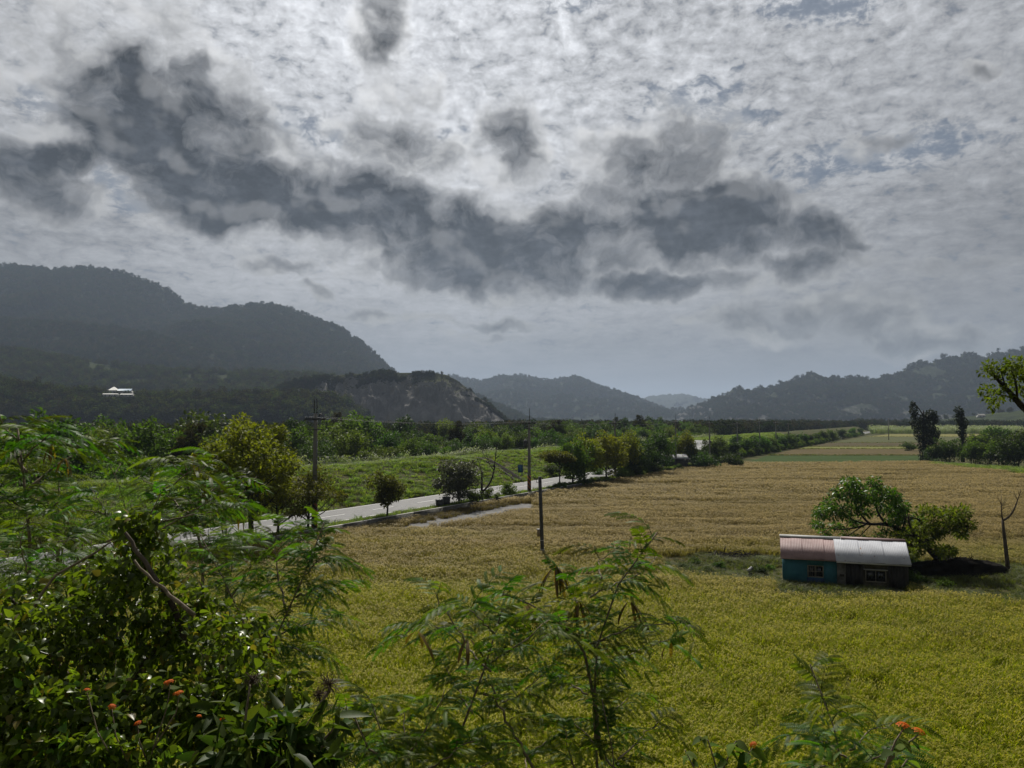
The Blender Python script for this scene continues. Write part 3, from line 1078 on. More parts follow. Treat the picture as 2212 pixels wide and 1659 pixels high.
rice_near = [tuft(200 + k, 36, .85, .22, .020, M['rice'], lean=.18, curve=.35, lv=(0, .88), ear=.2, wind=.4) for k in range(6)]
rice_mid = [tuft(210 + k, 40, .85, .42, .032, M['rice'], lean=.18, curve=.35, lv=(0, .87), ear=.25, wind=.4) for k in range(6)]
rice_far = [tuft(220 + k, 30, .85, .85, .075, M['rice'], lean=.25, curve=.4, lv=(0, .85), ear=.45, wind=.5) for k in range(5)]

def in_poly(x, y, poly):
    ins = np.zeros(len(x), bool)
    n = len(poly)
    for i in range(n):
        (x0, y0), (x1, y1) = poly[i], poly[(i + 1) % n]
        c = ((y0 > y) != (y1 > y)) & (x < (x1 - x0) * (y - y0) / (y1 - y0 + 1e-12) + x0)
        ins ^= c
    return ins


def pxpy(x, y, z=0.0):
    """column and row (2212 x 1659 grid) of ground places, near enough for laying out fields"""
    c, s = math.cos(PITCH), math.sin(PITCH)
    dz = z - CAM_H
    f = y * c + dz * s
    return VW / 2 + FPX * x / f, VH / 2 - FPX * (dz * c - y * s) / f


GREY_XY = [tuple(P(a, b, 0))[:2] for a, b in GREY_PATCH]
WEED_XY = [tuple(P(a, b, 0))[:2] for a, b in [(1425, 1214), (1520, 1196), (1700, 1205), (1960, 1210), (2260, 1222), (2260, 1330), (2010, 1290), (1955, 1272), (1690, 1264), (1560, 1258), (1430, 1236)]]
HUT_XY = [tuple(P(a, b, 0))[:2] for a, b in [(1672, 1290), (1700, 1300), (1962, 1300), (1975, 1270), (1985, 1205), (1690, 1200)]]
PALE_XY = [tuple(P(a, b, 0))[:2] for a, b in [(1175, 1206), (1440, 1204), (1700, 1222), (1700, 1229), (1430, 1214), (1180, 1213)]]
HOLES = [(P(1860, 1490, 0), .9, .5), (P(1930, 1505, 0), .5, .3), (P(1620, 1092, 0), 5, 1.0), (P(1560, 1103, 0), 2.5, .7), (P(1210, 1072, 0), 6, 1.0), (P(2150, 1160, 0), 4, .8)]


def field_points(y0, y1, dens, seed, smin=-53.6):
    rng = np.random.default_rng(seed)
    xm = y1 * .70
    n = int((2 * xm) * (y1 - y0) * dens)
    x = (rng.random(n) * 2 - 1) * xm
    y = y0 + (y1 - y0) * rng.random(n)
    px, py = pxpy(x, y)
    far = np.interp(px, [1300, 1400, 1500, 1600, 1990, 2030, 2212, 2400], [1000, 1016, 1013, 1003, 1000, 1006, 1027, 1042])
    s, t = st(x, y)
    k = (np.abs(px - VW / 2) < 1180) & (py > far) & (s > smin)
    k &= ~in_poly(x, y, GREY_XY) & ~in_poly(x, y, HUT_XY) & ~in_poly(x, y, WEED_XY) & ~in_poly(x, y, PALE_XY)
    for c, rx, ry in HOLES:
        k &= (((x - c.x) / rx) ** 2 + ((y - c.y) / ry) ** 2 > .6 + .8 * rng.random(n))
    return x[k], y[k], rng


zone = 0
for nm, y0, y1, dens, kinds, sc, lab in (('near', 20.5, 60, 10, rice_near, 1.0, 'yellow green rice ripening at the near edge of the paddy'),
                                     ('mid', 40, 118, 4.2, rice_mid, 1.0, 'golden brown ripe rice across the middle of the paddy'),
                                     ('far', 96, 212, 1.5, rice_far, 1.0, 'tan ripe rice at the far edge of the paddy')):
    x, y, rng = field_points(y0, y1, dens, 300 + zone)
    # neighbouring stands run into each other
    keep_p = np.interp(y, {0: [40, 60], 1: [40, 60, 96, 118], 2: [96, 118]}[zone], {0: [1, 0], 1: [0, 1, 1, 0], 2: [0, 1]}[zone])
    kk = rng.random(len(x)) < keep_p
    x, y = x[kk], y[kk]
    h = .72 + .55 * fbm(x * .10, y * .35, 71, 4) - .12 + .10 * rng.random(len(x))
    lodged = np.clip((fbm(x * .05, y * .16, 73, 4) - .56) * 9, 0, 1) * np.clip((y - 40) / 25, 0, 1)
    wob_ = (fbm(x * .03, y * .05, 74, 3) - .5) * 7
    gapy = np.abs(((y + wob_ + .05 * x) / 7.5) % 1 - .5)
    track = np.exp(-(gapy / .045) ** 2) * np.clip((y - 55) / 15, 0, 1) * (fbm(x * .05, y * .3, 75, 2) > .42)
    h = h * (1 - .42 * lodged) * (1 - .32 * track)
    wd = sc * (.85 + .3 * rng.random(len(x)))
    s3 = np.stack([wd, wd, h], -1)
    # the wind has combed the plants all the same way, with swirls
    rz = .6 * (fbm(x * .15, y * .15, 72, 3) - .5) * 6 + rng.normal(size=len(x)) * .7
    scatter('rice_crop', np.stack([x, y, gz(x, y) - .02], -1), rz, s3, kinds, lab, 'rice', seed=zone)
    zone += 1

# weeds round the hut, pale trodden bund, brown grass below the wall
def poly_points(poly, dens, seed):
    rng = np.random.default_rng(seed)
    a = np.array(poly)
    lo, hi = a.min(0), a.max(0)
    n = int(np.prod(hi - lo) * dens)
    x, y = lo[0] + (hi[0] - lo[0]) * rng.random(n), lo[1] + (hi[1] - lo[1]) * rng.random(n)
    k = in_poly(x, y, poly)
    return x[k], y[k], rng


weed_kinds = [tuft(240 + k, 26, .55, .30, .03, M['weeds'], lean=.5, curve=.6) for k in range(5)]
x, y, rng = poly_points(WEED_XY, 6, 1)
HUT_IN = [tuple(P(a, b, 0))[:2] for a, b in [(1680, 1258), (1955, 1275), (1985, 1205), (1690, 1200)]]
xa, ya, rng = poly_points(HUT_XY, 7, 11)
x, y = np.concatenate([x, xa]), np.concatenate([y, ya])
k = ~in_poly(x, y, HUT_IN)
x, y = x[k], y[k]
scatter('weeds', np.stack([x, y, gz(x, y) - .02], -1), rng.random(len(x)) * 6.28, (.35 + 1.1 * fbm(x * .3, y * .3, 5, 3) ** 1.5), weed_kinds, 'grey green weeds growing round the hut and along the field bund', 'weeds', seed=2)
straw_kinds = [tuft(250 + k, 20, .35, .35, .03, M['straw'], lean=.8, curve=.8) for k in range(4)]
x, y, rng = poly_points(PALE_XY, 3, 3)
scatter('dry_grass', np.stack([x, y, gz(x, y) - .02], -1), rng.random(len(x)) * 6.28, .5 + .5 * rng.random(len(x)), straw_kinds, 'pale dry grass along the narrow bund across the paddy', 'grass', seed=3)


def strip_points(s0, s1, t0, t1, dens, seed):
    rng = np.random.default_rng(seed)
    n = int((s1 - s0) * (t1 - t0) * dens)
    s, t = s0 + (s1 - s0) * rng.random(n), t0 + (t1 - t0) * rng.random(n)
    x, y = xy(s, t)
    px, py = pxpy(x, y, gz(x, y))
    k = (y > 15) & (px > -160) & (px < 2360)
    return x[k], y[k], s[k], t[k], rng


brown_kinds = [tuft(260 + k, 30, .8, .35, .035, M['brown_grass'], lean=.35, curve=.6) for k in range(4)]
x, y, s, t, rng = strip_points(-54.2, -51.2, 30, 150, 3.2, 4)
scatter('brown_grass', np.stack([x, y, gz(x, y) - .02], -1), rng.random(len(x)) * 6.28, .55 + .6 * fbm(x * .2, y * .2, 6, 3), brown_kinds, 'brown seeding grass between the low wall and the paddy', 'grass', seed=4)

grass_kinds = [tuft(270 + k, 34, .75, .55, .055, M['grass'], lean=.45, curve=.7) for k in range(6)]
x, y, s, t, rng = strip_points(-98, -66.6, -10, 420, 1.7, 5)
g = .45 + 1.0 * fbm(x * .16, y * .16, 7, 4)
scatter('embankment_grass', np.stack([x, y, gz(x, y) - .03], -1), rng.random(len(x)) * 6.28, np.stack([g, g, g * (.6 + .5 * rng.random(len(x)))], -1), grass_kinds,
        'bright green grass covering the embankment beyond the road', 'grass', seed=5)
verge_kinds = [tuft(280 + k, 26, .45, .28, .022, M['grass'], lean=.4, curve=.7) for k in range(5)]
x, y, s, t, rng = strip_points(-57.1, -54.75, 25, 420, 5, 6)
tall = np.where((rng.random(len(x)) < .05), 1.9, 1.0)
scatter('verge_grass', np.stack([x, y, gz(x, y) - .02], -1), rng.random(len(x)) * 6.28, tall * (.5 + .6 * fbm(x * .3, y * .3, 9, 3)), verge_kinds, 'short green grass on the verge between road and low wall', 'grass', seed=6)
silver_kinds = [tuft(290 + k, 30, 1.9, .5, .06, M['silver_grass'], lean=.3, curve=.5, ear=.4) for k in range(4)]
x, y, s, t, rng = strip_points(-99, -86, 70, 330, .4, 7)
k = fbm(x * .06, y * .06, 14, 3) > .5
x, y = x[k], y[k]
scatter('silver_grass', np.stack([x, y, gz(x, y) - .03], -1), rng.random(len(x)) * 6.28, .7 + .5 * rng.random(len(x)), silver_kinds, 'pale plumed silver grass along the crest of the embankment', 'grass', seed=7)
# far scrub of silver grass at the end of the fields
rng = np.random.default_rng(8)
pp_ = [P(a, b, 0) for a, b in zip(1880 + 330 * rng.random(900), 929 + 9 * rng.random(900))]
arr = np.array([tuple(p) for p in pp_])
arr[:, 2] = .3
scatter('far_silver_grass', arr, rng.random(900) * 6.28, 1.6 + 1.6 * rng.random(900), silver_kinds, 'silvery reed scrub at the far end of the fields', 'grass', seed=8)
# bunds between far fields
pts = []
for (xa, ya), (xb, yb), n in (((1600, 1003), (2015, 1000), 420), ((1660, 983.5), (2040, 983.5), 420), ((1720, 969.7), (2050, 969.7), 300), ((1746, 964.8), (2056, 964.8), 300), ((1790, 956.2), (2066, 956.2), 200), ((1872, 943), (2120, 943), 200)):
    u = rng.random(n)
    for a in u:
        p = P(xa + (xb - xa) * a, ya + (yb - ya) * a + rng.normal() * .35, 0)
        pts.append((p.x, p.y, .03))
scatter('bund_grass', np.array(pts), rng.random(len(pts)) * 6.28, .7 + .5 * rng.random(len(pts)), straw_kinds + weed_kinds, 'dry and green grass on the narrow bunds between far fields', 'grass', seed=9)
# slope under the camera and the strip left of the paddy
slope_kinds = [tuft(310 + k, 26, .6, .3, .018, M['grass'], lean=.5, curve=.7) for k in range(5)]
rng = np.random.default_rng(10)
x, y = (rng.random(9000) * 2 - 1) * 24, 1.0 + 22 * rng.random(9000)
k = (np.abs(x) < .75 * y + 1) & (y + .25 * x < 21)
x, y = x[k], y[k]
scatter('slope_grass', np.stack([x, y, gz(x, y) - .03], -1), rng.random(len(x)) * 6.28, .5 + .7 * rng.random(len(x)), slope_kinds, 'green grass on the slope falling away below the viewpoint', 'grass', seed=10)

# ------------------------------------------------------------------ thicket beyond the embankment
thick = [make_tree(400, 8, 3.2, .12, 18, .46, .5, 2400, mat='leaf_green'),
         make_tree(401, 7, 3.4, .10, 18, .46, .5, 2400, mat='leaf_deep'),
         make_tree(402, 9, 2.8, .15, 18, .44, .5, 2300, mat='leaf_deep'),
         make_tree(403, 6, 3.0, .05, 16, .5, .5, 2300, mat='leaf_green', shape='umbrella'),
         make_tree(404, 7.5, 2.6, .2, 15, .44, .45, 2200, mat='leaf_lime'),
         make_tree(405, 9.5, 2.2, .25, 14, .40, .45, 1500, mat='leaf_dry', bark='bark_grey')]
bush = [make_tree(410, 2.6, 1.7, .0, 12, .55, .32, 1300, tr=.06, mat='leaf_green'), make_tree(411, 2.2, 1.9, .0, 12, .55, .32, 1300, tr=.06, mat='leaf_deep'), make_tree(412, 2.4, 1.6, .0, 12, .55, .32, 1300, tr=.06, mat='leaf_lime')]

rng = np.random.default_rng(77)
KINDW = ['round mid green', 'broad dark green', 'narrow dark green', 'flat topped green', 'yellow green', 'sparse brownish']


def seg_word(px):
    return ['left of the large yellow tree', 'behind the large yellow tree', 'between the first two power poles', 'between second and third power poles', 'right of the third power pole'][int(np.searchsorted([430, 660, 1143, 1328], px))]


for row, (s0, step, hs) in enumerate(((-97, 7.5, .66), (-106, 8.0, .82), (-119, 9.0, .98), (-138, 11.0, 1.10), (-165, 14.0, 1.2))):
    t = 20.0
    while t < 340 + row * 40:
        s = s0 + rng.normal() * 2.0
        x, y = xy(s, t + rng.normal() * 1.5)
        px, _ = pxpy(x, y)
        u = rng.random()
        if 20 < y and -120 < px < 1560 and not (row == 0 and (1010 < px < 1190 or 905 < px < 960)):
            kd = int(rng.choice(6, p=[.27, .24, .15, .18, .10, .06]))
            big_ = float(np.interp(px, [0, 520, 680], [1.45, 1.45, 1.0])) if row < 2 else 1.0
            lab = '%s thicket tree in the %s rows %s' % (KINDW[kd], 'front' if row < 2 else 'back', seg_word(px))
            place_tree(thick[kd], 'thicket_tree', on_ground(x, y, -.15), hs * big_ * (.78 + .45 * u), u * 40, lab, 'tree', lab.replace('thicket tree', 'thicket trees'))
        t += step * (.7 + .6 * rng.random())
for k in range(46):
    s = -90 - rng.random() * 8
    x, y = at_s(-60 + k * 34 + rng.random() * 20, s)
    if fbm(x * .06, y * .06, 14, 3) < .56 and y < 330:
        place_tree(bush[k % 3], 'bush', on_ground(x, y, -.1), .8 + .7 * rng.random(), k * 1.7, 'low %s bush on the embankment crest %s' % (('mid green', 'dark green', 'yellow green')[k % 3], seg_word(pxpy(x, y)[0])), 'bush', '%s bushes on the embankment crest %s' % (('mid green', 'dark green', 'yellow green')[k % 3], seg_word(pxpy(x, y)[0])))
# taller trees that stand out of the thicket
for px, py, Y, kd, lab in ((770, 893, 205, 0, 'tall spreading tree rising above the thicket before the grey cliff'), (735, 905, 200, 3, 'broad crowned tree left of the tallest one in the thicket before the cliff'),
                           (415, 893, 150, 1, 'dark leaning tree standing out above the thicket left of the yellow tree'), (1120, 918, 235, 2, 'narrow pair crowned tree above the thicket near the second power pole'),
                           (1195, 903, 260, 5, 'sparse tree above the thicket behind the striped power pole'), (1215, 910, 262, 2, 'dark narrow tree beside the sparse one above the thicket'),
                           (1385, 893, 330, 5, 'tall sparse tree with open crown above the road trees'), (1290, 912, 290, 1, 'dark rounded tree standing above the roadside trees'),
                           (330, 915, 160, 2, 'slim dark tree above the thicket below the white houses'), (230, 920, 165, 0, 'round green tree above the thicket below the white houses')):
    p = W(px, py, Y)
    g0 = float(gz(p.x, p.y))
    H = {0: 8, 1: 7, 2: 9, 3: 6, 4: 7.5, 5: 9.5}[kd]
    place_tree(thick[kd], 'tall_tree', (p.x, p.y, g0 - .1), (p.z - g0) / H, px, lab, 'tree')
# distant woods along the valley floor
rng = np.random.default_rng(78)
pts = []
while len(pts) < 2600:
    Y = 380 + 800 * rng.random() ** 1.3
    px = 1080 + 1200 * rng.random()
    x = (px - VW / 2) / FPX * Y
    s, t = st(x, Y)
    if s < -105 or (Y > 720 and px > 1700) or Y > 900:
        if fbm(x * .01, Y * .01, 21, 3) > .42:
            pts.append((x, Y, .2))
scatter('valley_woods', np.array(pts), rng.random(len(pts)) * 6.28, .5 + .5 * rng.random(len(pts)), far_kinds, 'dark brownish woods stretching along the far valley floor', 'forest', seed=12)
rng = np.random.default_rng(79)
pts = []
while len(pts) < 1500:
    px, Y = -250 + 1450 * rng.random(), 230 + 480 * rng.random()
    x = (px - VW / 2) / FPX * Y
    if st(x, Y)[0] < -185:
        pts.append((x, Y, .2))
scatter('riverside_woods', np.array(pts), rng.random(len(pts)) * 6.28, .55 + .4 * rng.random(len(pts)), far_kinds, 'dense riverside woods between the thicket and the bluff', 'forest', seed=13)


# ------------------------------------------------------------------ roadside trees
def road_tree(proto, H, px, top, s, name, lab, group=None, rz=0.0, cat='tree', sz=None, dz=-.06):
    x, y = at_s(px, s)
    g0 = float(gz(x, y))
    p = W(px, top, y)
    k = (p.z - g0) / H
    return place_tree(proto, name, (x, y, g0 + dz), k, rz, lab, cat, group, sz=sz)


yellow_t = make_tree(500, 12, 4.9, .22, 34, .32, .36, 9000, tr=.30, mat='leaf_yellow', bark='bark_dark')
airy_t = make_tree(501, 5.4, 2.9, .30, 20, .36, .24, 3600, tr=.13, mat='leaf_rust', bark='bark_dark')
rust_t = make_tree(502, 5, 1.7, .30, 18, .42, .25, 4200, tr=.11, mat='leaf_rust', bark='bark_dark')
grey_t = make_tree(503, 5, 2.3, .14, 22, .42, .24, 5600, tr=.10, mat='leaf_grey', bark='bark_dark', droop=.5)
umb_t = make_tree(504, 5, 2.3, .52, 16, .42, .30, 3600, tr=.11, mat='leaf_rust', bark='bark_dark', shape='umbrella')
road_a = make_tree(505, 8, 3.0, .12, 30, .38, .38, 4600, tr=.17, mat='leaf_green', bark='bark_dark')
road_b = make_tree(506, 8, 3.0, .12, 30, .38, .38, 4600, tr=.16, mat='leaf_yellow', bark='bark_dark')
road_c = make_tree(507, 7, 3.3, .12, 24, .42, .38, 4600, tr=.18, mat='leaf_deep', bark='bark_dark')
far_a = make_tree(508, 5, 2.2, .22, 16, .48, .5, 1400, tr=.15, mat='leaf_deep', bark='bark_dark')
far_b = make_tree(509, 5, 2.4, .20, 16, .48, .5, 1400, tr=.15, mat='leaf_green', bark='bark_dark')
conifer = make_tree(510, 7, 2.0, .05, 22, .36, .24, 2400, tr=.14, mat='leaf_ivy', bark='bark_dark', shape='cone')

road_tree(yellow_t, 12, 546, 890, -56.1, 'roadside_tree', 'large yellow green tree with dark trunk left of the first power pole', rz=1.1)
road_tree(airy_t, 5.4, 668, 1008, -55.9, 'roadside_tree', 'low airy tree with rusty leaves at the foot of the first power pole', rz=2.0)
road_tree(airy_t, 5.4, 605, 1030, -56.3, 'roadside_tree', 'airy shrub tree between the large yellow tree and the first power pole', rz=4.0)
road_tree(rust_t, 5, 838, 1014, -55.8, 'roadside_tree', 'small rusty leaved tree alone on the verge by the road', rz=.4)
road_tree(grey_t, 5, 992, 985, -55.9, 'roadside_tree', 'bushy grey leaved tree beside the bare forked tree', rz=1.4)
road_tree(umb_t, 5, 1208, 974, -55.9, 'roadside_tree', 'small umbrella shaped tree with rusty crown after the striped power pole', rz=.3)
road_tree(road_a, 8, 1236, 943, -55.9, 'roadside_tree', 'tall slender green roadside tree right after the umbrella shaped one', rz=2.2)
road_tree(road_b, 8, 1261, 938, -55.8, 'roadside_tree', 'yellowish roadside tree with a dark trunk, third after the striped pole', rz=.9)
road_tree(road_b, 8, 1309, 932, -56, 'roadside_tree', 'yellow green roadside tree just left of the third power pole', rz=3.1)
road_tree(road_b, 8, 1348, 930, -56.2, 'roadside_tree', 'yellow green roadside tree just right of the third power pole', rz=5.0)
road_tree(road_c, 7, 1372, 948, -55.2, 'roadside_tree', 'dark dense tree at the left of the clump beside the far shed', rz=.2)
road_tree(road_c, 7, 1402, 940, -54.6, 'roadside_tree', 'dark dense tree standing right against the far corrugated shed', rz=2.9)
road_tree(road_a, 8, 1425, 925, -57.0, 'roadside_tree', 'tall green tree rising behind the far corrugated shed', rz=1.9)
road_tree(road_b, 8, 1475, 930, -56.4, 'roadside_tree', 'tall yellow green tree behind the right end of the far shed', rz=4.2)
road_tree(road_c, 7, 1545, 945, -55.0, 'roadside_tree', 'broad dark tree just right of the white gabled house', rz=3.6)
road_tree(conifer, 7, 1564, 953, -53.8, 'roadside_tree', 'dark pointed evergreen between the white gabled house and the far road', rz=3.6)
road_tree(road_c, 7, 1498, 958, -54.2, 'roadside_tree', 'small dark tree partly hiding the white gabled house', rz=.7)
ORD = 'first second third fourth fifth sixth seventh eighth ninth tenth eleventh twelfth thirteenth fourteenth fifteenth sixteenth seventeenth'.split()
FAR_ROW = [(1581, 955), (1612, 948), (1628, 946), (1644, 944), (1655, 945), (1668, 947), (1690, 942), (1704, 938), (1712, 939), (1734, 938), (1746, 939), (1764, 936), (1779, 931), (1793, 930), (1815, 927), (1842, 925), (1858, 925)]
for k, (px, top) in enumerate(FAR_ROW):
    road_tree((far_a, far_b)[k % 2], 5, px, top, -55.4, 'roadside_tree', 'small round tree on the near side of the distant road, %s after the pointed evergreen' % ORD[k], 'trees along the distant road', rz=k * 1.3)
for k, px in enumerate([1590, 1632, 1676, 1722, 1770, 1800, 1825]):
    road_tree((far_b, far_a)[k % 2], 5, px, 941 - k, -68.5, 'far_side_tree', 'small tree across the distant road on its far side, %s from the left' % ORD[k], 'trees across the distant road', rz=k * 2.1)

# undergrowth along the row of roadside trees
rng = np.random.default_rng(33)
ug = [one_mesh(b_, 'undergrowth_bush') for b_ in bush]
pts, sc_ = [], []
for _ in range(420):
    px = 1185 + 680 * rng.random() ** .8
    if 1425 < px < 1495:
        continue
    x, y = at_s(px, -55.9 + 1.6 * rng.random())
    pts.append((x, y, float(gz(x, y)) - .1))
    sc_.append((.14 + .22 * rng.random()) if px < 1340 else (.28 + .5 * rng.random() * (1 if px < 1550 else 1.5)))
scatter('undergrowth', np.array(pts), rng.random(len(pts)) * 6.28, np.array(sc_), ug, 'tangled undergrowth along the feet of the roadside trees', 'undergrowth', seed=21)

# bushes on the verge
road_tree(bush[0], 2.6, 1100, 1040, -55.6, 'bush', 'small leafy bush on the verge left of the striped power pole', rz=1, cat='bush')
road_tree(bush[1], 2.2, 1018, 1058, -55.4, 'bush', 'dark low bush at the foot of the grey leaved tree', rz=2, cat='bush')
road_tree(bush[0], 2.6, 1055, 1052, -55.4, 'bush', 'dark low bush at the foot of the bare forked tree', rz=3, cat='bush')
road_tree(bush[1], 2.2, 1190, 1003, -67.5, 'bush', 'wide dark bush at the foot of the embankment beyond the road', rz=3, cat='bush')
for i, (px, py, rr, lab) in enumerate(((1522, 1013, 1.5, 'round dark green bush at the far field edge nearer the shed'), (1580, 1010, 1.35, 'rounded dark bush at the far field edge away from the shed'), (1345, 1021, .9, 'low dark scrub under the roadside clump left of the shed'),
                                      (1290, 1031, .8, 'low green scrub under the roadside trees at the field edge'), (1380, 1018, .9, 'dark scrub beside the left end of the far shed'), (1232, 1041, .6, 'grassy low shrub under the umbrella shaped tree'),
                                      (1465, 1016, .6, 'small scrub in front of the far corrugated shed'))):
    p = P(px, py, 0)
    place_tree(bush[1 if i < 2 else i % 3], 'bush', (p.x, p.y, -.1), rr, i * 1.4, lab, 'bush')

# bare forked tree on the verge
x, y = at_s(1042, -55.7)
g0 = float(gz(x, y))


def wv(px, py, dy=0.0):
    p = W(px, py, y + dy)
    return np.array([p.x, p.y, p.z])


b0 = np.array([x, y, g0 - .1])
limbs = [(bezier(b0, wv(1040, 1050), wv(1041, 1018), 6), .20, .12), (bezier(wv(1042, 1062), wv(1062, 1048, .4), wv(1068, 1012, .6), 7), .15, .09), (bezier(wv(1068, 1012, .6), wv(1070, 985, .7), wv(1074, 955, .9), 6), .09, .03),
         (bezier(wv(1067, 1016, .6), wv(1053, 1002), wv(1050, 975), 6), .07, .02), (bezier(wv(1071, 990, .6), wv(1088, 978, 1), wv(1098, 952, 1.4), 6), .05, .012), (bezier(wv(1041, 1020), wv(1036, 1000), wv(1028, 985, -.5), 5), .06, .012),
         (bezier(wv(1073, 968, .9), wv(1062, 955), wv(1058, 938, .5), 5), .04, .01), (bezier(wv(1074, 962, .9), wv(1082, 948), wv(1086, 930, 1.5), 5), .035, .01), (bezier(wv(1050, 990), wv(1042, 980), wv(1038, 962, -.4), 5), .04, .01)]
rng = np.random.default_rng(5)
for _ in range(26):
    c = limbs[rng.integers(2, 9)][0][rng.integers(2, 5)]
    e = c + np.array([rng.normal() * .5, rng.normal() * .5, .35 + .5 * rng.random()])
    limbs.append((bezier(c, (c + e) / 2 + rng.normal(size=3) * .1, e, 4), .02, .006))
o = empty('bare_tree', b0)
me = skeleton([(np.asarray(p) - b0, r0, r1) for p, r0, r1 in limbs], M['bark_dark'])
link('trunk', me, o)
tag(o, 'bare forked tree with dead twigs beside the grey leaved tree', 'tree')

# ------------------------------------------------------------------ power poles
M['pole'] = mat_noise('pole', (.13, .127, .12), (.20, .195, .18), 1.5, .8, .2, world=False, stretch=(1, 1, .2))
M['pole_dark'] = mat_noise('pole_dark', (.03, .03, .032), (.06, .06, .06), 3, .6, .3, world=False)
M['steel'] = mat_noise('steel', (.10, .105, .11), (.18, .18, .18), 4, .5, .5, metal=.4, world=False)
M['insul'] = mat_noise('insulator', (.30, .30, .31), (.42, .42, .42), 8, .3, .5, world=False)
m, nt, out = new_mat('warning_stripes')
oc = objco(nt)
x_, y_, z_ = nt.sep(oc)
fr = nt.math('FRACT', nt.math('ADD', nt.math('MULTIPLY', z_, 1.6), nt.math('MULTIPLY', x_, 1.8)))
principled(nt, out, nt.mix(nt.math('GREATER_THAN', fr, .5), c4((.28, .10, .025)), c4((.03, .03, .03))), .6, .3)
M['stripes'] = m

POLE_S = -55.5
PL = [(682, 860, 'tall concrete power pole with two top pins beside the yellow green tree'), (1143, 881, 'power pole with orange and black striped foot and a transformer'), (1328, 892, 'third power pole, rising out of the yellow green roadside trees'),
      (1459, 894, 'power pole behind the far corrugated shed'), (1532, 899, 'power pole just right of the white gabled house'), (1592, 902, 'slim power pole standing free before the green slope, right of the pointed evergreen'),
      (1640, 900, 'distant power pole among the small roadside trees, seventh along the road'), (1675, 903, 'distant power pole, eighth along the road'), (1702, 906, 'most distant power pole, ninth along the road')]
ATT = []
RZ = -math.atan2(RD.x, RD.y)
for k, (px, top, lab) in enumerate(PL):
    x, y = at_s(px, POLE_S)
    g0 = float(gz(x, y))
    H = W(px, top, y).z - g0
    o = empty('power_pole', (x, y, g0 - .05), 0)
    tag(o, lab, 'power pole', 'power poles along the road')
    hs = H * (.885 if k != 1 else .845)
    mb = MB()
    zz = np.linspace(0, hs, 8)
    r0 = .28 if k < 2 else .23
    mb.tube(np.stack([zz * 0, zz * 0, zz], -1), np.linspace(r0, r0 * .62, 8), 10)
    mb.build('shaft', M['pole'], o, True)
    if k == 0:      # steel conduit strapped on the near face
        mb = MB()
        mb.tube([(.2, -.12, 2.5), (.19, -.12, 8.8)], .07, 6)
        mb.build('conduit', M['steel'], o)
        for dx in (-.13, .13):
            mb = MB()
            mb.tube([(dx, 0, hs - .5), (dx, 0, H)], .055, 6)
            mb.build('top_pin', M['pole_dark'], o)
    else:
        mb = MB()
        mb.tube([(.06, 0, hs - .4), (.06, 0, H)], .05, 6)
        mb.build('top_pin', M['pole_dark'], o)
    if k < 2:
        mb = MB()
        mb.tube([(0, 0, .25), (0, 0, 2.6)], [.30, .278], 12)
        mb.build('striped_sleeve', M['stripes'], o)
    za = hs - (.55 if k != 1 else .28)
    mb = MB()
    ax = 1.05 if k < 3 else .9
    mb.box((0, -.16, za), (ax * 2, .13, .17), 0)
    arm = mb.build('crossarm', M['pole_dark'], o)
    for sx in (-1, 1):
        mb = MB()
        mb.tube([(sx * ax * .62, -.16, za - .05), (sx * .12, -.14, za - .55)], .025, 5)
        mb.build('brace', M['steel'], o)
    for xx in (-ax * .93, -ax * .5, ax * .93):
        mb = MB()
        mb.tube([(xx, -.16, za + .06), (xx, -.16, za + .16), (xx, -.16, za + .24)], [.03, .055, .03], 6)
        mb.build('insulator', M['insul'], arm)
        if k < 6:
            ATT.append((k, xx, Vector((x + xx, y - .16, g0 + za + .19))))
    if k < 4:
        zb = za - (1.05 if k != 1 else .85)
        mb = MB()
        mb.box((.12 if k else 0, -.16, zb), (1.2 if k else 1.5, .08, .09), 0)
        mb.build('lower_arm', M['pole_dark'], o)
    if k == 1:
        mb = MB()
        zt = hs - 3.3
        mb.tube([(-.55, -.05, zt - .65), (-.55, -.05, zt + .45), (-.55, -.05, zt + .5)], [.31, .31, .2], 10)
        tr = mb.build('transformer', M['pole_dark'], o, True)
        mb = MB()
        mb.tube([(-.55, -.05, zt + .5), (-.55, -.05, zt + .72)], .06, 6)
        mb.build('bushing', M['insul'], tr)
        mb = MB()
        mb.box((-.2, -.03, zt + .1), (.4, .1, .1))
        mb.build('bracket', M['steel'], o)
        mb = MB()
        mb.tube([(.15, -.1, za - .85), (.55, -.1, za - .95), (1.0, -.1, za - 1.35)], .03, 5)
        mb.build('drop_cable', M['pole_dark'], o)
    if k == 0:
        for xx in (-.85, .5):
            mb = MB()
            mb.tube([(xx, -.2, za - .1), (xx + .1, -.2, za - .55), (xx - .05, -.2, za - .75), (xx * .6, -.2, zb)], .035, 5)
            mb.build('jumper', M['steel'], o)
        mb = MB()
        mb.tube([(.35, -.2, za + .25), (.55, -.2, za + .5), (.75, -.2, za + .3)], .08, 6)
        mb.build('cutout', M['pole_dark'], o)

M['wire'] = mat_noise('wire', (.03, .03, .032), (.05, .05, .05), 3, .5, .3, world=False)


def sag(a, b, d, n=14):
    t = np.linspace(0, 1, n)[:, None]
    p = np.array(a)[None] * (1 - t) + np.array(b)[None] * t
    p[:, 2] -= (4 * d * t * (1 - t))[:, 0]
    return p


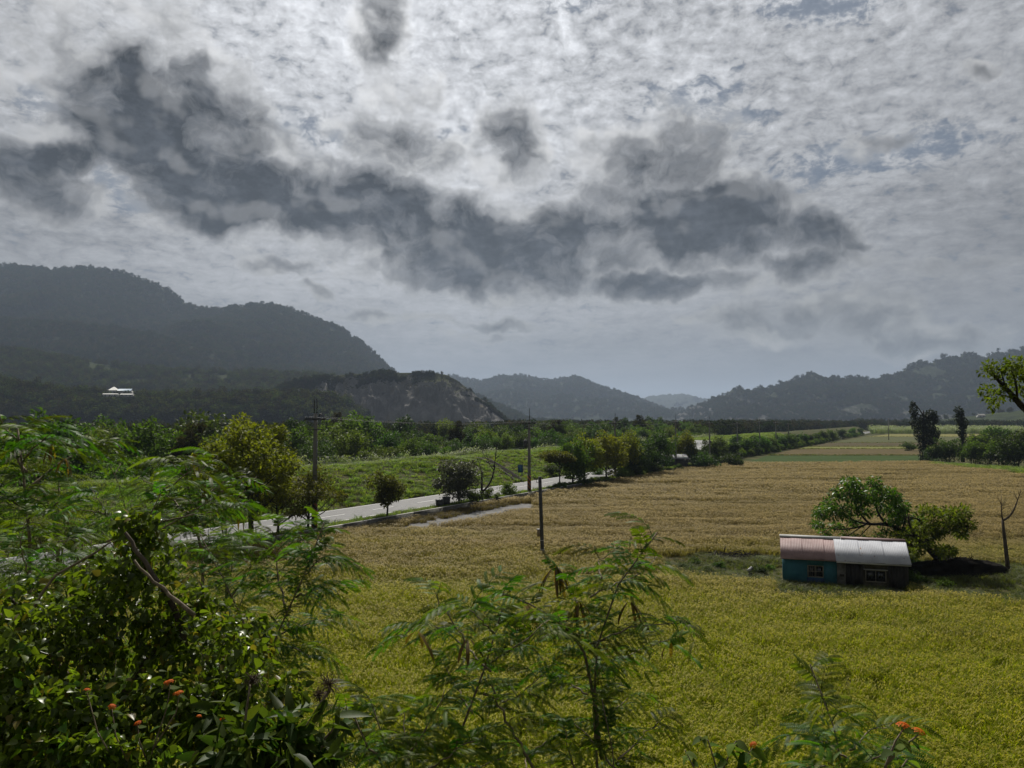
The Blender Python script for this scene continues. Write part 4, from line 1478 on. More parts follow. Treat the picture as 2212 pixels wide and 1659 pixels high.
WL = ['power line on the left ends of the crossarms along the road', 'power line on the middle insulators of the crossarms along the road', 'power line on the right ends of the crossarms along the road']
for j in range(3):
    at_ = [a for a in ATT if (a[0] * 0 + 1) and [b for b in ATT if b[0] == a[0]].index(a) == j]
    first = at_[0][2]
    dv = at_[1][2] - first
    chain = [a[2] for a in at_]
    mb = MB()
    for a, b in zip(chain[:-1], chain[1:]):
        mb.tube(sag(a, b, .55), .010, 4, cap=False)
    tag(mb.build('power_line', M['wire']), WL[j], 'power line', 'power lines')
x1, y1 = at_s(682, POLE_S)
x2, y2 = at_s(1143, POLE_S)
for j, (dz, lab) in enumerate(((7.4, 'upper thin telephone cable between the first two power poles'), (6.8, 'lower thin telephone cable between the first two power poles'))):
    mb = MB()
    mb.tube(sag((x1 + .2, y1, dz + .4), (x2, y2, dz), .7), .010, 4, cap=False)
    tag(mb.build('telephone_cable', M['wire']), lab, 'cable', 'telephone cables')

# far pole in the fields
p = P(1920, 951, 0)
o = empty('field_pole', p)
Hh = W(1920, 903, p.y).z
mb = MB()
mb.tube([(0, 0, -.1), (0, 0, Hh)], [.22, .15], 8)
mb.build('shaft', M['pole'], o, True)
mb = MB()
mb.box((0, -.2, Hh - .8), (1.8, .12, .14))
mb.build('crossarm', M['pole_dark'], o)
tag(o, 'lone thin power pole standing out in the far fields', 'power pole')

# black post with meter box in the paddy
p = P(1172, 1203, 0)
lean = (W(1166, 1030, p.y) - p)
o = empty('field_post', (p.x, p.y, 0))
mb = MB()
mb.tube([np.array([0, 0, -.2]), np.array(lean) * .09, np.array(lean) * .5, np.array(lean)], [.165, .16, .155, .15], 10)
mb.build('post', M['pole_dark'], o, True)
mb = MB()
mb.tube([np.array(lean) * .005, np.array(lean) * .10], [.19, .185], 10)
mb.build('concrete_foot', M['concrete'], o)
mb = MB()
mb.tube([np.array(lean) * .205, np.array(lean) * .212], .175, 10)
mb.build('steel_band', M['insul'], o)
mb = MB()
c = np.array(lean) * .30
mb.box((c[0] - .27, c[1] - .05, c[2]), (.24, .2, .58))
bx = mb.build('meter_box', mat_noise('meter_box', (.20, .15, .09), (.26, .20, .13), 5, .6, .3), o)
mb = MB()
mb.box((c[0] - .27, c[1] - .05, c[2] + .31), (.32, .28, .04))
mb.build('lid', M['insul'], bx)
mb = MB()
c = np.array(lean) * .88
mb.tube([c + (-.12, 0, -.25), c + (-.3, 0, -.1), c + (-.42, 0, -.18)], .025, 5)
mb.build('hook', M['steel'], o)
mb = MB()
c = np.array(lean) * .93
mb.tube([c + (-.1, 0, 0), c + (-.3, 0, 0), c + (-.3, 0, .2)], .03, 5)
mb.build('insulator_arm', M['steel'], o)
tag(o, 'black leaning post with a small meter box standing in the paddy', 'post')

# blue road sign
x, y = at_s(1124, -66.6)
g0 = float(gz(x, y))
o = empty('road_sign', (x, y, g0))
k_ = y / FPX
M['sign_blue'] = mat_noise('sign_blue', (.012, .075, .17), (.02, .10, .21), 2, .45, .4, world=False)
mb = MB()
mb.box((0, 0, 2.55), (.82, .04, 1.3))
bd = mb.build('board', M['sign_blue'], o)
mb = MB()
for dx in (-.435, .435):
    mb.box((dx, 0, 2.55), (.05, .055, 1.4))
for dz in (1.88, 3.22):
    mb.box((0, 0, dz), (.92, .055, .05))
mb.build('frame', M['steel'], bd)
for dx in (-.36, .28):
    mb = MB()
    mb.tube([(dx, .06, -.3), (dx, .06, 3.2)], .045, 6)
    mb.build('post', M['steel'], o)
tag(o, 'blue rectangular road sign on two thin posts beyond the road', 'road sign')

# dark bins by the road
for px, w_, h_, lab in ((950, .85, .95, 'squat dark bin by the road, left of the pair'), (965, .85, 1.15, 'taller dark bin by the road, right of the pair')):
    x, y = at_s(px, -56.0)
    o = empty('waste_bin', (x, y, float(gz(x, y)) - .02), .3)
    mb = MB()
    V = []
    for z, f in ((0, .8), (h_ * .88, 1.0)):
        for sx, sy in ((-1, -1), (1, -1), (1, 1), (-1, 1)):
            V.append((sx * w_ / 2 * f, sy * w_ / 2 * f, z))
    mb.add(V, [[(3, 2, 1, 0), (4, 5, 6, 7)], [(0, 1, 5, 4), (1, 2, 6, 5), (2, 3, 7, 6), (3, 0, 4, 7)]])
    mb.build('body', M['pole_dark'], o)
    mb = MB()
    mb.box((0, 0, h_ * .93), (w_ * 1.08, w_ * 1.08, h_ * .08))
    mb.build('lid', M['steel'] if h_ < 1 else M['pole_dark'], o)
    tag(o, lab, 'bin', 'bins by the road')

# concrete gutter down the embankment
o_pts = []
for f in np.linspace(0, 1, 9):
    s = -79.2 + 12.4 * f
    x, y = at_s(1036 + 84 * f, s)
    o_pts.append((x, y, float(gz(x, y))))
mb = MB()
V, F = [], []
for q in o_pts:
    for dx, dz in ((-.75, .45), (-.5, .5), (-.42, .05), (.42, .05), (.5, .5), (.75, .45)):
        V.append((q[0] + dx, q[1] + dx * .2, q[2] + dz))
for i in range(len(o_pts) - 1):
    for j in range(5):
        a = i * 6 + j
        F.append((a, a + 1, a + 7, a + 6))
mb.add(V, [F])
tag(mb.build('drain_gutter', M['bark_dark']), 'dark concrete gutter running diagonally down the grassy embankment', 'gutter')

# short stake by the field edge
p = P(1380, 1048, 0)
mb = MB()
p = at_s(1382, -53.8)
mb.tube([(p[0], p[1], -.1), (p[0] + .03, p[1], .5), (p[0] + .05, p[1], 1.25)], [.07, .065, .06], 6)
tag(mb.build('stake', M['bark']), 'short wooden stake at the field edge under the roadside trees', 'stake')


# ------------------------------------------------------------------ sheds and houses
M['tin_dark'] = mat_noise('tin_dark', (.022, .022, .024), (.05, .048, .045), 2.5, .7, .3, world=False, stretch=(1, 1, .3))
M['tin_silver'] = mat_noise('tin_silver', (.26, .27, .28), (.36, .37, .38), 1.2, .6, .3, world=False, c3=(.22, .19, .16))
M['tin_brown'] = mat_noise('tin_brown', (.19, .125, .12), (.25, .17, .165), 1.2, .6, .25, world=False, c3=(.12, .075, .066))
M['tin_old'] = mat_noise('tin_old', (.13, .135, .14), (.20, .205, .21), 1.2, .75, .15, world=False, c3=(.12, .10, .085))
M['white_paint'] = mat_noise('white_paint', (.30, .30, .29), (.40, .40, .385), 1, .7, .3, world=False)
M['plaster'] = mat_noise('plaster', (.34, .34, .32), (.45, .45, .43), 1, .8, .2, world=False, c3=(.25, .25, .23))
M['dark_inside'] = mat_noise('dark_inside', (.008, .008, .008), (.014, .014, .013), 2, .9, .05, world=False)


def corrugated(name, a, b, c, d, n, depth, mat, parent, thick=.012):
    """a corrugated sheet between a-b (bottom edge) and d-c (top edge); n ribs"""
    a, b, c, d = [np.array(v, float) for v in (a, b, c, d)]
    nrm = unit(np.cross(b - a, d - a))
    V = []
    m_ = n * 4 + 1
    for k in range(m_):
        u = k / (m_ - 1)
        w = depth * math.sin(2 * math.pi * n * u)
        V.append(a + (b - a) * u + nrm * w)
        V.append(d + (c - d) * u + nrm * w)
    F = [(2 * k, 2 * k + 2, 2 * k + 3, 2 * k + 1) for k in range(m_ - 1)]
    mb = MB()
    mb.add(np.array(V), [F])
    o = mb.build(name, mat, parent)
    sol = o.modifiers.new('thickness', 'SOLIDIFY')
    sol.thickness = thick
    return o


# far corrugated shed at the field edge
pl, pr = P(1433, 1014, 0), P(1486, 1014, 0)
Wd = (pr - pl).length
o = empty('farm_shed', (pl.x, pl.y, 0), math.atan2(pr.y - pl.y, pr.x - pl.x))
hf, hb, dp = 2.4, 3.2, 2.6
for i in range(7):
    x0, x1 = Wd / 7 * i, Wd / 7 * (i + 1) - .02
    corrugated('wall_sheet', (x0, 0, -.1), (x1, 0, -.1), (x1, 0, hf), (x0, 0, hf), 5, .02, M['tin_dark'], o)
mb = MB()
for xx in (0.02, Wd - .02):
    mb.add([(xx - .02, .02, -.1), (xx - .02, dp, -.1), (xx - .02, dp, hb), (xx - .02, .02, hf), (xx + .02, .02, -.1), (xx + .02, dp, -.1), (xx + .02, dp, hb), (xx + .02, .02, hf)],
           [[(0, 3, 2, 1), (4, 5, 6, 7), (0, 1, 5, 4), (2, 3, 7, 6)]])
mb.box((Wd / 2, dp + .03, hb / 2), (Wd, .04, hb))
mb.build('wall', M['tin_dark'], o)
sl = (hb - hf) / dp
for i in range(6):
    x0, x1 = -.3 + (Wd + .6) / 6 * i, -.3 + (Wd + .6) / 6 * (i + 1) - .03
    dz = .02 * (i % 2)
    corrugated('roof_sheet', (x0, -.35, hf - .35 * sl + .05 + dz), (x1, -.35, hf - .35 * sl + .05 + dz), (x1, dp + .3, hb + .3 * sl + .05 + dz), (x0, dp + .3, hb + .3 * sl + .05 + dz), 4, .035, M['tin_old'], o)
tag(o, 'small dark corrugated shed with silver tin roof at the far field edge', 'shed')


def gable_house(name, loc, rz, L, Dp, hw, hr, wall, roof, label, cat='house', hip=False, wins=0):
    o = empty(name, loc, rz)
    mb = MB()
    mb.box((0, 0, hw / 2 - .1), (L, Dp, hw + .2))
    if not hip:
        for sx in (-1, 1):
            x0 = sx * L / 2
            mb.add([(x0, -Dp / 2, hw), (x0, Dp / 2, hw), (x0, 0, hr), (x0 - sx * .15, -Dp / 2, hw), (x0 - sx * .15, Dp / 2, hw), (x0 - sx * .15, 0, hr)], [[(0, 1, 2), (3, 5, 4)]])
    mb.build('wall', wall, o)
    mb = MB()
    e, q = .45, .12
    lx = L / 2 + e
    ri = lx if not hip else lx - Dp / 2
    ez = hw - .1
    V = []
    for dz in (0, q):
        V += [(-lx, -Dp / 2 - e, ez + dz), (lx, -Dp / 2 - e, ez + dz), (lx, Dp / 2 + e, ez + dz), (-lx, Dp / 2 + e, ez + dz), (-ri, 0, hr + .1 + dz), (ri, 0, hr + .1 + dz)]
    F4 = [(0, 1, 5, 4), (2, 3, 4, 5)]
    F4 = [tuple(i + 6 for i in f) for f in F4] + [f[::-1] for f in F4] + [(0, 6, 7, 1), (2, 8, 9, 3), (1, 7, 8, 2) , (3, 9, 6, 0)]
    F3 = [(7, 8, 11), (9, 6, 10)] if hip else []
    if hip:
        F3 += [(1, 5, 2), (3, 4, 0)]
    mb.add(V, [F4] + ([F3] if F3 else []))
    mb.build('roof', roof, o)
    for k in range(wins):
        mb = MB()
        xx = -L / 2 + (k + .5) * L / wins
        mb.box((xx, -Dp / 2 - .02, hw * .55), (1.1, .06, 1.1))
        w_ = mb.build('window', M['dark_inside'], o)
        mb = MB()
        mb.box((xx, -Dp / 2 - .05, hw * .55 - .62), (1.4, .12, .1))
        mb.build('sill', M['plaster'], w_)
    return tag(o, label, cat)


p = W(1512, 975, 222)
gable_house('roadside_house', (p.x, 222, .4), -.95, 7.0, 5.0, 2.6, 4.9, M['white_paint'], M['tin_old'], 'white gabled house half hidden behind the roadside trees', wins=2)
# white houses on the river terrace
M['house_wall'] = mat_noise('house_wall', (.36, .36, .35), (.45, .45, .43), 1, .8, .2, world=False)
tz = {}


def terr_z(src, x, y):
    X, Y, Z, F = MOUNT[src]
    return float(Z.ravel()[np.argmin((X - x) ** 2 + (Y - y) ** 2)])


for px, py, L, Dp, hw, hr, hip, lab, nm in ((240, 857, 14, 6, 2.8, 3.4, False, 'long low white roofed building at the edge of the river terrace', 'long_house'), (246, 853, 8.0, 8.0, 5.0, 8.5, True, 'house with bright pyramid roof on the river terrace', 'pyramid_roof_house'),
                                       (271, 853, 13, 7, 4.6, 6.4, False, 'pale blue roofed building right of the pyramid roof house', 'terrace_house'), (275, 857, 12, 6, 2.5, 3.2, False, 'low white annex in front of the pale blue roofed building', 'terrace_annex')):
    Yh = 800 if py > 855 else 818
    p = W(px, py, Yh)
    gable_house(nm, (p.x, Yh, p.z - .3), .08, L, Dp, hw, hr, M['house_wall'], M['white_paint'] if 'white' in lab or 'bright' in lab else mat_noise('blue_tin', (.20, .26, .33), (.28, .34, .40), 1, .4, .5), lab, hip=hip, wins=3 if L > 10 else 2)
for k, (px, py, lab) in enumerate(((2118, 878, 'distant grey roofed house on the right terrace'),)):
    Yh = 1235
    p = W(px, py, Yh)
    gable_house('distant_house', (p.x, Yh, terr_z('terrace_right', p.x, Yh) - .5), .2 * k, 10 + 2 * k, 8, 4.0, 6.0, M['plaster'], M['concrete_dark'], lab, wins=2)
# concrete culvert block in the thicket
p = W(228, 1052, 112)
o = empty('culvert', (p.x, 112, float(gz(p.x, 112)) - .3), -.3)
mb = MB()
mb.box((0, 0, 1.1), (3.6, .4, 2.2))
mb.build('headwall', M['concrete_dark'], o)
mb = MB()
mb.box((0, -.05, 2.28), (3.9, .6, .16))
mb.build('cap', M['concrete'], o)
mb = MB()
mb.box((1.95, -.3, 1.0), (.3, 1.0, 2.2))
mb.build('wing_wall', M['white_paint'], o)
tag(o, 'small concrete headwall with a white wing below the dark thicket', 'culvert')

# ------------------------------------------------------------------ right hand trees
def ivy_tree(seed, H, blobs, leaf=.42, n=420, trunk=.5):
    """trunk smothered in creeper: blobs (x, y, z, r, h)"""
    rng = np.random.default_rng(seed)
    limbs = [([(0, 0, -.2), (.1, 0, H * .3), (0, .1, H * .6), (.2, 0, H * .86)], trunk, trunk * .3)]
    cm = MB()
    for (x, y, z, r, h) in blobs:
        b = np.array([0, 0, min(z, H * .8) - r * .6])
        limbs.append((bezier(b, np.array([x * .6, y * .6, z - h * .5]), np.array([x, y, z]), 5), trunk * .35, .05))
        clump(rng, (x, y, z), (r, r, h), int(n * (r * r * h) ** .55 / 1.6), leaf, .8, cm, droop=.5, out=.9)
    for _ in range(14):
        x, y, z, r, h = blobs[rng.integers(len(blobs))]
        clump(rng, np.array([x, y, z]) + unit(rng.normal(size=3)) * np.array([r, r, h]) * 1.05, (.35, .35, .45), 26, leaf, .8, cm, droop=.6)
    return {'trunk': skeleton(limbs, M['bark_dark']), 'crown': cm.mesh('crown', M['leaf_ivy'])}


p = P(1996, 996, 0)
pxm = p.y / FPX


def B(dx, z0, r, h, dy=0.0):
    return (dx * pxm, dy, z0 * pxm, r * pxm, h * pxm)


iv1 = ivy_tree(600, 127 * pxm, [B(0, 12, 10, 14), B(0, 34, 13, 18), B(-4, 56, 15, 16), B(16, 46, 14, 12), B(-14, 82, 11, 20), B(-20, 108, 8, 16), B(4, 86, 10, 18), B(18, 100, 11, 12), B(12, 70, 14, 14), B(26, 60, 9, 12), B(-21, 124, 4, 5), B(26, 92, 6, 12)])
o = place_tree(iv1, 'creeper_tree', p, 1, 0, 'tall broad tree smothered in dark creeper at the end of the paddy')
p = P(2080, 998, 0)
iv2 = ivy_tree(601, 120 * pxm, [B(-2, 68, 9, 18), B(-4, 92, 9, 14), B(-6, 108, 8, 9), B(3, 82, 10, 12), B(2, 54, 7, 12), B(0, 38, 4, 10)], n=300)
place_tree(iv2, 'creeper_tree', p, 1, 0, 'slim tree with dark creeper top, right of the broad creeper tree')
HEDGE = [(2014, 1000, 962, 1), (2034, 1000, 952, 0), (2052, 1001, 948, 1), (2098, 1004, 952, 0), (2116, 1004, 956, 1), (2118, 985, 936, 3), (2138, 1006, 950, 0), (2158, 1007, 956, 1), (2176, 1008, 946, 0), (2192, 1010, 936, 1), (2200, 1010, 928, 2), (2214, 1011, 946, 0), (2152, 975, 922, 3)]
for k, (px, by, ty, kd) in enumerate(sorted(HEDGE)):
    p = P(px, by, 0)
    H = W(px, ty, p.y).z
    base_h = {0: 8, 1: 7, 2: 9, 3: 6}[kd]
    place_tree(thick[kd], 'hedgerow_tree', (p.x, p.y, -.1), H / base_h, k * 2.3, 'dark bushy hedgerow tree at the right of the paddy, %s from the broad creeper tree' % ORD[k], 'tree', 'trees of the hedgerow at the right of the paddy')
bank_kinds = grass_kinds
rng = np.random.default_rng(31)
pts = []
for _ in range(1500):
    px = 2012 + 260 * rng.random()
    lo = np.interp(px, [2012, 2120, 2212, 2280], [1002, 1009, 1013, 1016])
    hi = np.interp(px, [2012, 2120, 2212, 2280], [1006, 1017, 1025, 1030])
    q = P(px, lo + (hi - lo) * rng.random(), 0)
    pts.append((q.x, q.y, 0))
scatter('bank_grass', np.array(pts), rng.random(len(pts)) * 6.28, .7 + .9 * rng.random(len(pts)), bank_kinds + weed_kinds, 'tall green grass along the foot of the hedgerow', 'grass', seed=14)
for px, py, r_, lab in ((1915, 952, .9, 'lone small bush out in the far fields'), (2124, 880, 0, '')):
    if r_:
        q = P(1963, 974, 0)
        place_tree(bush[1], 'bush', (q.x, q.y, -.05), 1.3, 1, lab, 'bush')

# branch of a near tree reaching in at the right
Yt = 31.0
rng = np.random.default_rng(41)


def w3(px, py, dy=0.0):
    p = W(px, py, Yt + dy)
    return np.array([p.x, p.y, p.z])


root = np.array([22.6, Yt + .5, 0.0])
limbs = [([root + (0, 0, -.2), root + (.1, 0, 3.5), root + (-.2, 0, 7.5), w3(2290, 925)], .34, .20),
         (bezier(w3(2290, 925), w3(2250, 915), w3(2205, 875), 7), .20, .12), (bezier(w3(2205, 875), w3(2180, 845), w3(2150, 815), 6), .12, .06), (bezier(w3(2150, 815), w3(2140, 800), w3(2132, 795), 4), .06, .02),
         (bezier(w3(2190, 862), w3(2170, 852, .5), w3(2140, 850, .8), 5), .05, .015), (bezier(w3(2196, 868), w3(2200, 830, -.5), w3(2185, 800, -.6), 6), .06, .015), (bezier(w3(2215, 880), w3(2222, 830), w3(2205, 790), 6), .07, .015),
         (bezier(w3(2170, 835), w3(2168, 815), w3(2160, 800), 5), .04, .01), (bezier(w3(2240, 900), w3(2260, 850), w3(2250, 800), 6), .1, .02)]
cm = MB()
for px, py, r_, n in ((2130, 800, .28, 60), (2137, 790, .25, 45), (2135, 852, .35, 70), (2150, 858, .3, 50), (2130, 843, .25, 40), (2155, 840, .25, 40), (2150, 800, .25, 50), (2165, 795, .32, 70), (2180, 790, .35, 90), (2195, 795, .35, 90), (2185, 808, .3, 60),
                      (2205, 812, .4, 90), (2172, 820, .3, 50), (2168, 880, .3, 0), (2152, 812, .25, 40), (2188, 830, .3, 60), (2205, 850, .3, 50), (2160, 865, .2, 25), (2175, 850, .25, 40), (2143, 876, .2, 30), (2225, 800, .5, 130), (2240, 830, .5, 130), (2260, 790, .6, 160), (2200, 785, .3, 60), (2215, 836, .35, 70)):
    if n:
        clump(rng, w3(px, py, rng.normal() * .5), r_, n, .16, .6, cm, droop=.3)
o = empty('edge_tree', root)
link('trunk', skeleton([(np.asarray(a) - root, b, c) for a, b, c in limbs], M['bark_dark']), o)
me = cm.mesh('crown', M['leaf_lime'])
co = np.empty(len(me.vertices) * 3, np.float32)
me.vertices.foreach_get('co', co)
co = (co.reshape(-1, 3) - root).astype(np.float32)
me.vertices.foreach_set('co', co.ravel())
link('crown', me, o)
tag(o, 'near tree reaching a leafy branch in from the right edge', 'tree')


# ------------------------------------------------------------------ hut in the paddy
M['teal'] = mat_noise('teal_paint', (.020, .095, .125), (.032, .13, .16), 1.4, .75, .25, world=False, c3=(.018, .07, .085), bump=.1)
M['blue_patch'] = mat_noise('blue_patch', (.012, .03, .075), (.018, .045, .10), 2, .75, .25, world=False)
M['old_render'] = mat_noise('old_render', (.055, .052, .035), (.11, .10, .07), 2.2, .9, .1, world=False, c3=(.04, .038, .03), bump=.2)
M['old_boards'] = mat_noise('old_boards', (.018, .018, .019), (.05, .047, .045), 5, .85, .15, world=False, stretch=(1, 1, .15), c3=(.075, .07, .065))
M['pale_frame'] = mat_noise('pale_frame', (.13, .12, .09), (.20, .18, .14), 5, .6, .3, world=False)
m, nt, out = new_mat('window_glass')
oc = objco(nt)
principled(nt, out, nt.mix(nt.mapr(nt.noise(oc, 3, 3), .4, .6), c4((.012, .014, .014)), c4((.03, .032, .03))), .15, .5)
M['glass'] = m
m, nt, out = new_mat('rusty_tin')
oc = objco(nt)
spots = nt.math('MULTIPLY', nt.mapr(nt.noise(oc, 1.3, 6, .65), .60, .66), nt.mapr(nt.noise(oc, .45, 3), .45, .6))
spots2 = nt.mapr(nt.noise(nt.vmath('MULTIPLY', oc, (1, .3, .3)), 5.5, 3, .5), .70, .74)
base_ = nt.mix(nt.mapr(nt.noise(oc, .9, 4), .35, .65), c4((.30, .31, .34)), c4((.37, .38, .41)))
principled(nt, out, nt.mix(nt.math('MAXIMUM', spots, spots2), base_, c4((.19, .11, .06))), .62, .25, 0)
M['rusty_tin'] = m

HL, HD, HE, HR_, SPLIT = 7.95, 4.3, 2.05, 3.12, 3.52
hut = empty('field_hut', (18.95, 55.6, -.12), -.32)
tag(hut, 'small hut with brown and silver tin roof and teal wall in the paddy', 'hut')
WZ = -.15


def wall_with_hole(name, x0, x1, z0, z1, hx0, hx1, hz0, hz1, mat, th=.16, y=0.0):
    mb = MB()
    for a, b, c, d in ((x0, hx0, z0, z1), (hx1, x1, z0, z1), (hx0, hx1, z0, hz0), (hx0, hx1, hz1, z1)):
        mb.box(((a + b) / 2, y + th / 2, (c + d) / 2), (b - a, th, d - c))
    return mb.build(name, mat, hut)


wall_with_hole('front_wall', 0, SPLIT, WZ, HE, 1.62, 2.66, .68, 1.5, M['teal'])
wall_with_hole('front_wall', SPLIT + .55, HL, WZ, HE, 5.30, 6.60, .58, 1.40, M['old_render'], y=.06)
mb = MB()
mb.box((SPLIT + .275, .08, (HE + WZ) / 2), (.55, .26, HE - WZ))
mb.build('pillar', M['concrete_dark'], hut)
mb = MB()
mb.box((SPLIT + .30, -.10, .95), (.28, .1, .14))
mb.build('bracket', M['bark_dark'], hut)
mb = MB()
mb.box((2.14, -.004, .42), (1.12, .02, .42))
mb.build('paint_patch', M['blue_patch'], hut)
for x0, x1, n in ((SPLIT + .56, 4.62, 3), (4.64, 5.16, 3), (6.74, 7.25, 3), (7.27, 7.78, 3), (7.80, HL + .02, 2)):
    corrugated('wall_sheet', (x0, .02, .22), (min(x1, HL), .02, .22), (min(x1, HL), .02, HE - .04), (x0, .02, HE - .04), n, .015, M['old_boards'], hut)
mb = MB()
mb.box((SPLIT + 2.55, -.05, .02), (HL - SPLIT - .6, .2, .36))
mb.build('plinth', M['concrete_dark'], hut)


def window(x0, x1, z0, z1, y, bars, cols, frame):
    mb = MB()
    f = .06
    for a, b, c, d in ((x0, x1, z0, z0 + f), (x0, x1, z1 - f, z1), (x0, x0 + f, z0 + f, z1 - f), (x1 - f, x1, z0 + f, z1 - f)):
        mb.box(((a + b) / 2, y, (c + d) / 2), (b - a, .12, d - c))
    for k in range(1, cols):
        xx = x0 + (x1 - x0) * k / cols
        mb.box((xx, y + .01, (z0 + z1) / 2), (.045, .08, z1 - z0 - 2 * f))
    w = mb.build('window', frame, hut)
    for k in range(cols):
        a, b = x0 + (x1 - x0) * k / cols + .04, x0 + (x1 - x0) * (k + 1) / cols - .04
        mb = MB()
        mb.box(((a + b) / 2, y + .05, (z0 + z1) / 2), (b - a, .015, z1 - z0 - 2 * f))
        mb.build('pane', M['glass'], w)
    for k in range(bars):
        mb = MB()
        if bars > 2:
            xx = x0 + .1 + (x1 - x0) * .45 * k / (bars - 1)
            mb.tube([(xx, y - .03, z0 + f), (xx, y - .03, z1 - f)], .012, 4)
        else:
            mb.box(((x0 + x1) / 2, y - .03, z0 + (z1 - z0) * (k + 1) / (bars + 1)), (x1 - x0 - 2 * f, .03, .03))
        mb.build('bar', frame, w)
    return w


window(1.62, 2.66, .68, 1.5, .04, 5, 2, M['pale_frame'])
mb = MB()
mb.box((2.14, .0, 1.09), (.92, .02, .03))
mb.build('crossbar', M['pale_frame'], hut)
window(5.30, 6.60, .58, 1.40, .05, 0, 2, M['pale_frame'])
mb = MB()
mb.box((5.95, -.02, 1.43), (1.5, .16, .05))
mb.build('window_hood', M['plaster'], hut)
# gables and back
for x0, mt in ((0, M['teal']), (HL - .16, M['old_boards'])):
    mb = MB()
    V = []
    for dx in (0, .16):
        V += [(x0 + dx, .17, WZ), (x0 + dx, HD, WZ), (x0 + dx, HD, HE), (x0 + dx, HD / 2, HR_ - .08), (x0 + dx, .17, HE)]
    mb.add(V, [[(0, 4, 3, 2, 1), (5, 6, 7, 8, 9)], [(0, 1, 6, 5), (1, 2, 7, 6), (2, 3, 8, 7), (3, 4, 9, 8), (4, 0, 5, 9)]])
    mb.build('gable_wall', mt, hut)
mb = MB()
mb.box((HL / 2, HD - .08, (HE + WZ) / 2), (HL - .34, .14, HE - WZ))
mb.build('back_wall', M['old_render'], hut)
# roof sheets, front and back, each a piece
sl = (HR_ - HE) / (HD / 2)
ov = .28
rng = np.random.default_rng(3)
for x_a, x_b, n, mt, dz, ovf in ((-.14, SPLIT - .05, 5, M['tin_brown'], .06, .26), (SPLIT - .07, HL + .12, 6, M['rusty_tin'], .10, .42)):
    w_ = (x_b - x_a) / n
    for k in range(n):
        x0, x1 = x_a + k * w_, x_a + (k + 1) * w_ + .025
        z_ = dz + .012 * (k % 2) + rng.random() * .008
        zf = HE - ovf * sl + z_
        corrugated('roof_sheet', (x0, -ovf, zf), (x1, -ovf, zf), (x1, HD / 2, HR_ + z_), (x0, HD / 2, HR_ + z_), 7, .007, mt, hut)
        corrugated('roof_sheet', (x1, HD + ov, HE - ov * sl + z_), (x0, HD + ov, HE - ov * sl + z_), (x0, HD / 2 + .02, HR_ + z_), (x1, HD / 2 + .02, HR_ + z_), 7, .007, mt, hut)
for x0, x1, mt, dz in ((-.18, SPLIT + .4, M['white_paint'], .10), (SPLIT + .42, HL + .14, M['tin_brown'], .13)):
    mb = MB()
    V = []
    for x in (x0, x1):
        V += [(x, HD / 2 - .24, HR_ + dz - .24 * sl + .01), (x, HD / 2, HR_ + dz + .03), (x, HD / 2 + .24, HR_ + dz - .24 * sl + .01)]
    mb.add(V, [[(0, 3, 4, 1), (1, 4, 5, 2)]])
    o = mb.build('ridge_cap', mt, hut)
    o.modifiers.new('thickness', 'SOLIDIFY').thickness = .015
for x0, x1, ovf, dz, mt in ((-.14, SPLIT - .06, .26, .04, M['tin_brown']), (SPLIT - .05, HL + .12, .42, .07, M['plaster'])):
    mb = MB()
    mb.box(((x0 + x1) / 2, -ovf + .02, HE - ovf * sl + dz - .04), (x1 - x0, .03, .09))
    mb.build('fascia', mt, hut)
    for xx in np.arange(x0 + .3, x1, .9):
        mb = MB()
        mb.box((xx, .9, HE + .9 * sl - .02), (.05, 2.2, .07), M=np.array(Matrix.Rotation(math.atan(sl), 3, 'X')))
        mb.build('rafter', M['bark_dark'], hut)


# ------------------------------------------------------------------ trees behind the hut
def spec_tree(name, root, limbs, clumps, leaf, ratio, leafmat, bark, label, seed, droop=.3, sides=7):
    rng = np.random.default_rng(seed)
    o = empty(name, root)
    r = np.array(root)
    lm = [(np.asarray(p, float) - r, a, b) for p, a, b in limbs]
    cm = MB()
    for c, rad, n in clumps:
        c = np.asarray(c, float) - r
        clump(rng, c, rad, n, leaf, ratio, cm, droop=droop)
        # twigs inside the clump
        for _ in range(4):
            e = c + unit(rng.normal(size=3)) * np.asarray(rad) * .85
            lm.append((bezier(c + (0, 0, -.3), (c + e) / 2, e, 4), .018, .006))
    link('trunk', skeleton(lm, M[bark], sides=sides), o)
    if clumps:
        link('crown', cm.mesh('crown', M[leafmat]), o)
    return tag(o, label, 'tree')


Yh = 62.8


def h3(px, py, dy=0.0):
    p = W(px, py, Yh + dy)
    return np.array([p.x, p.y, p.z])


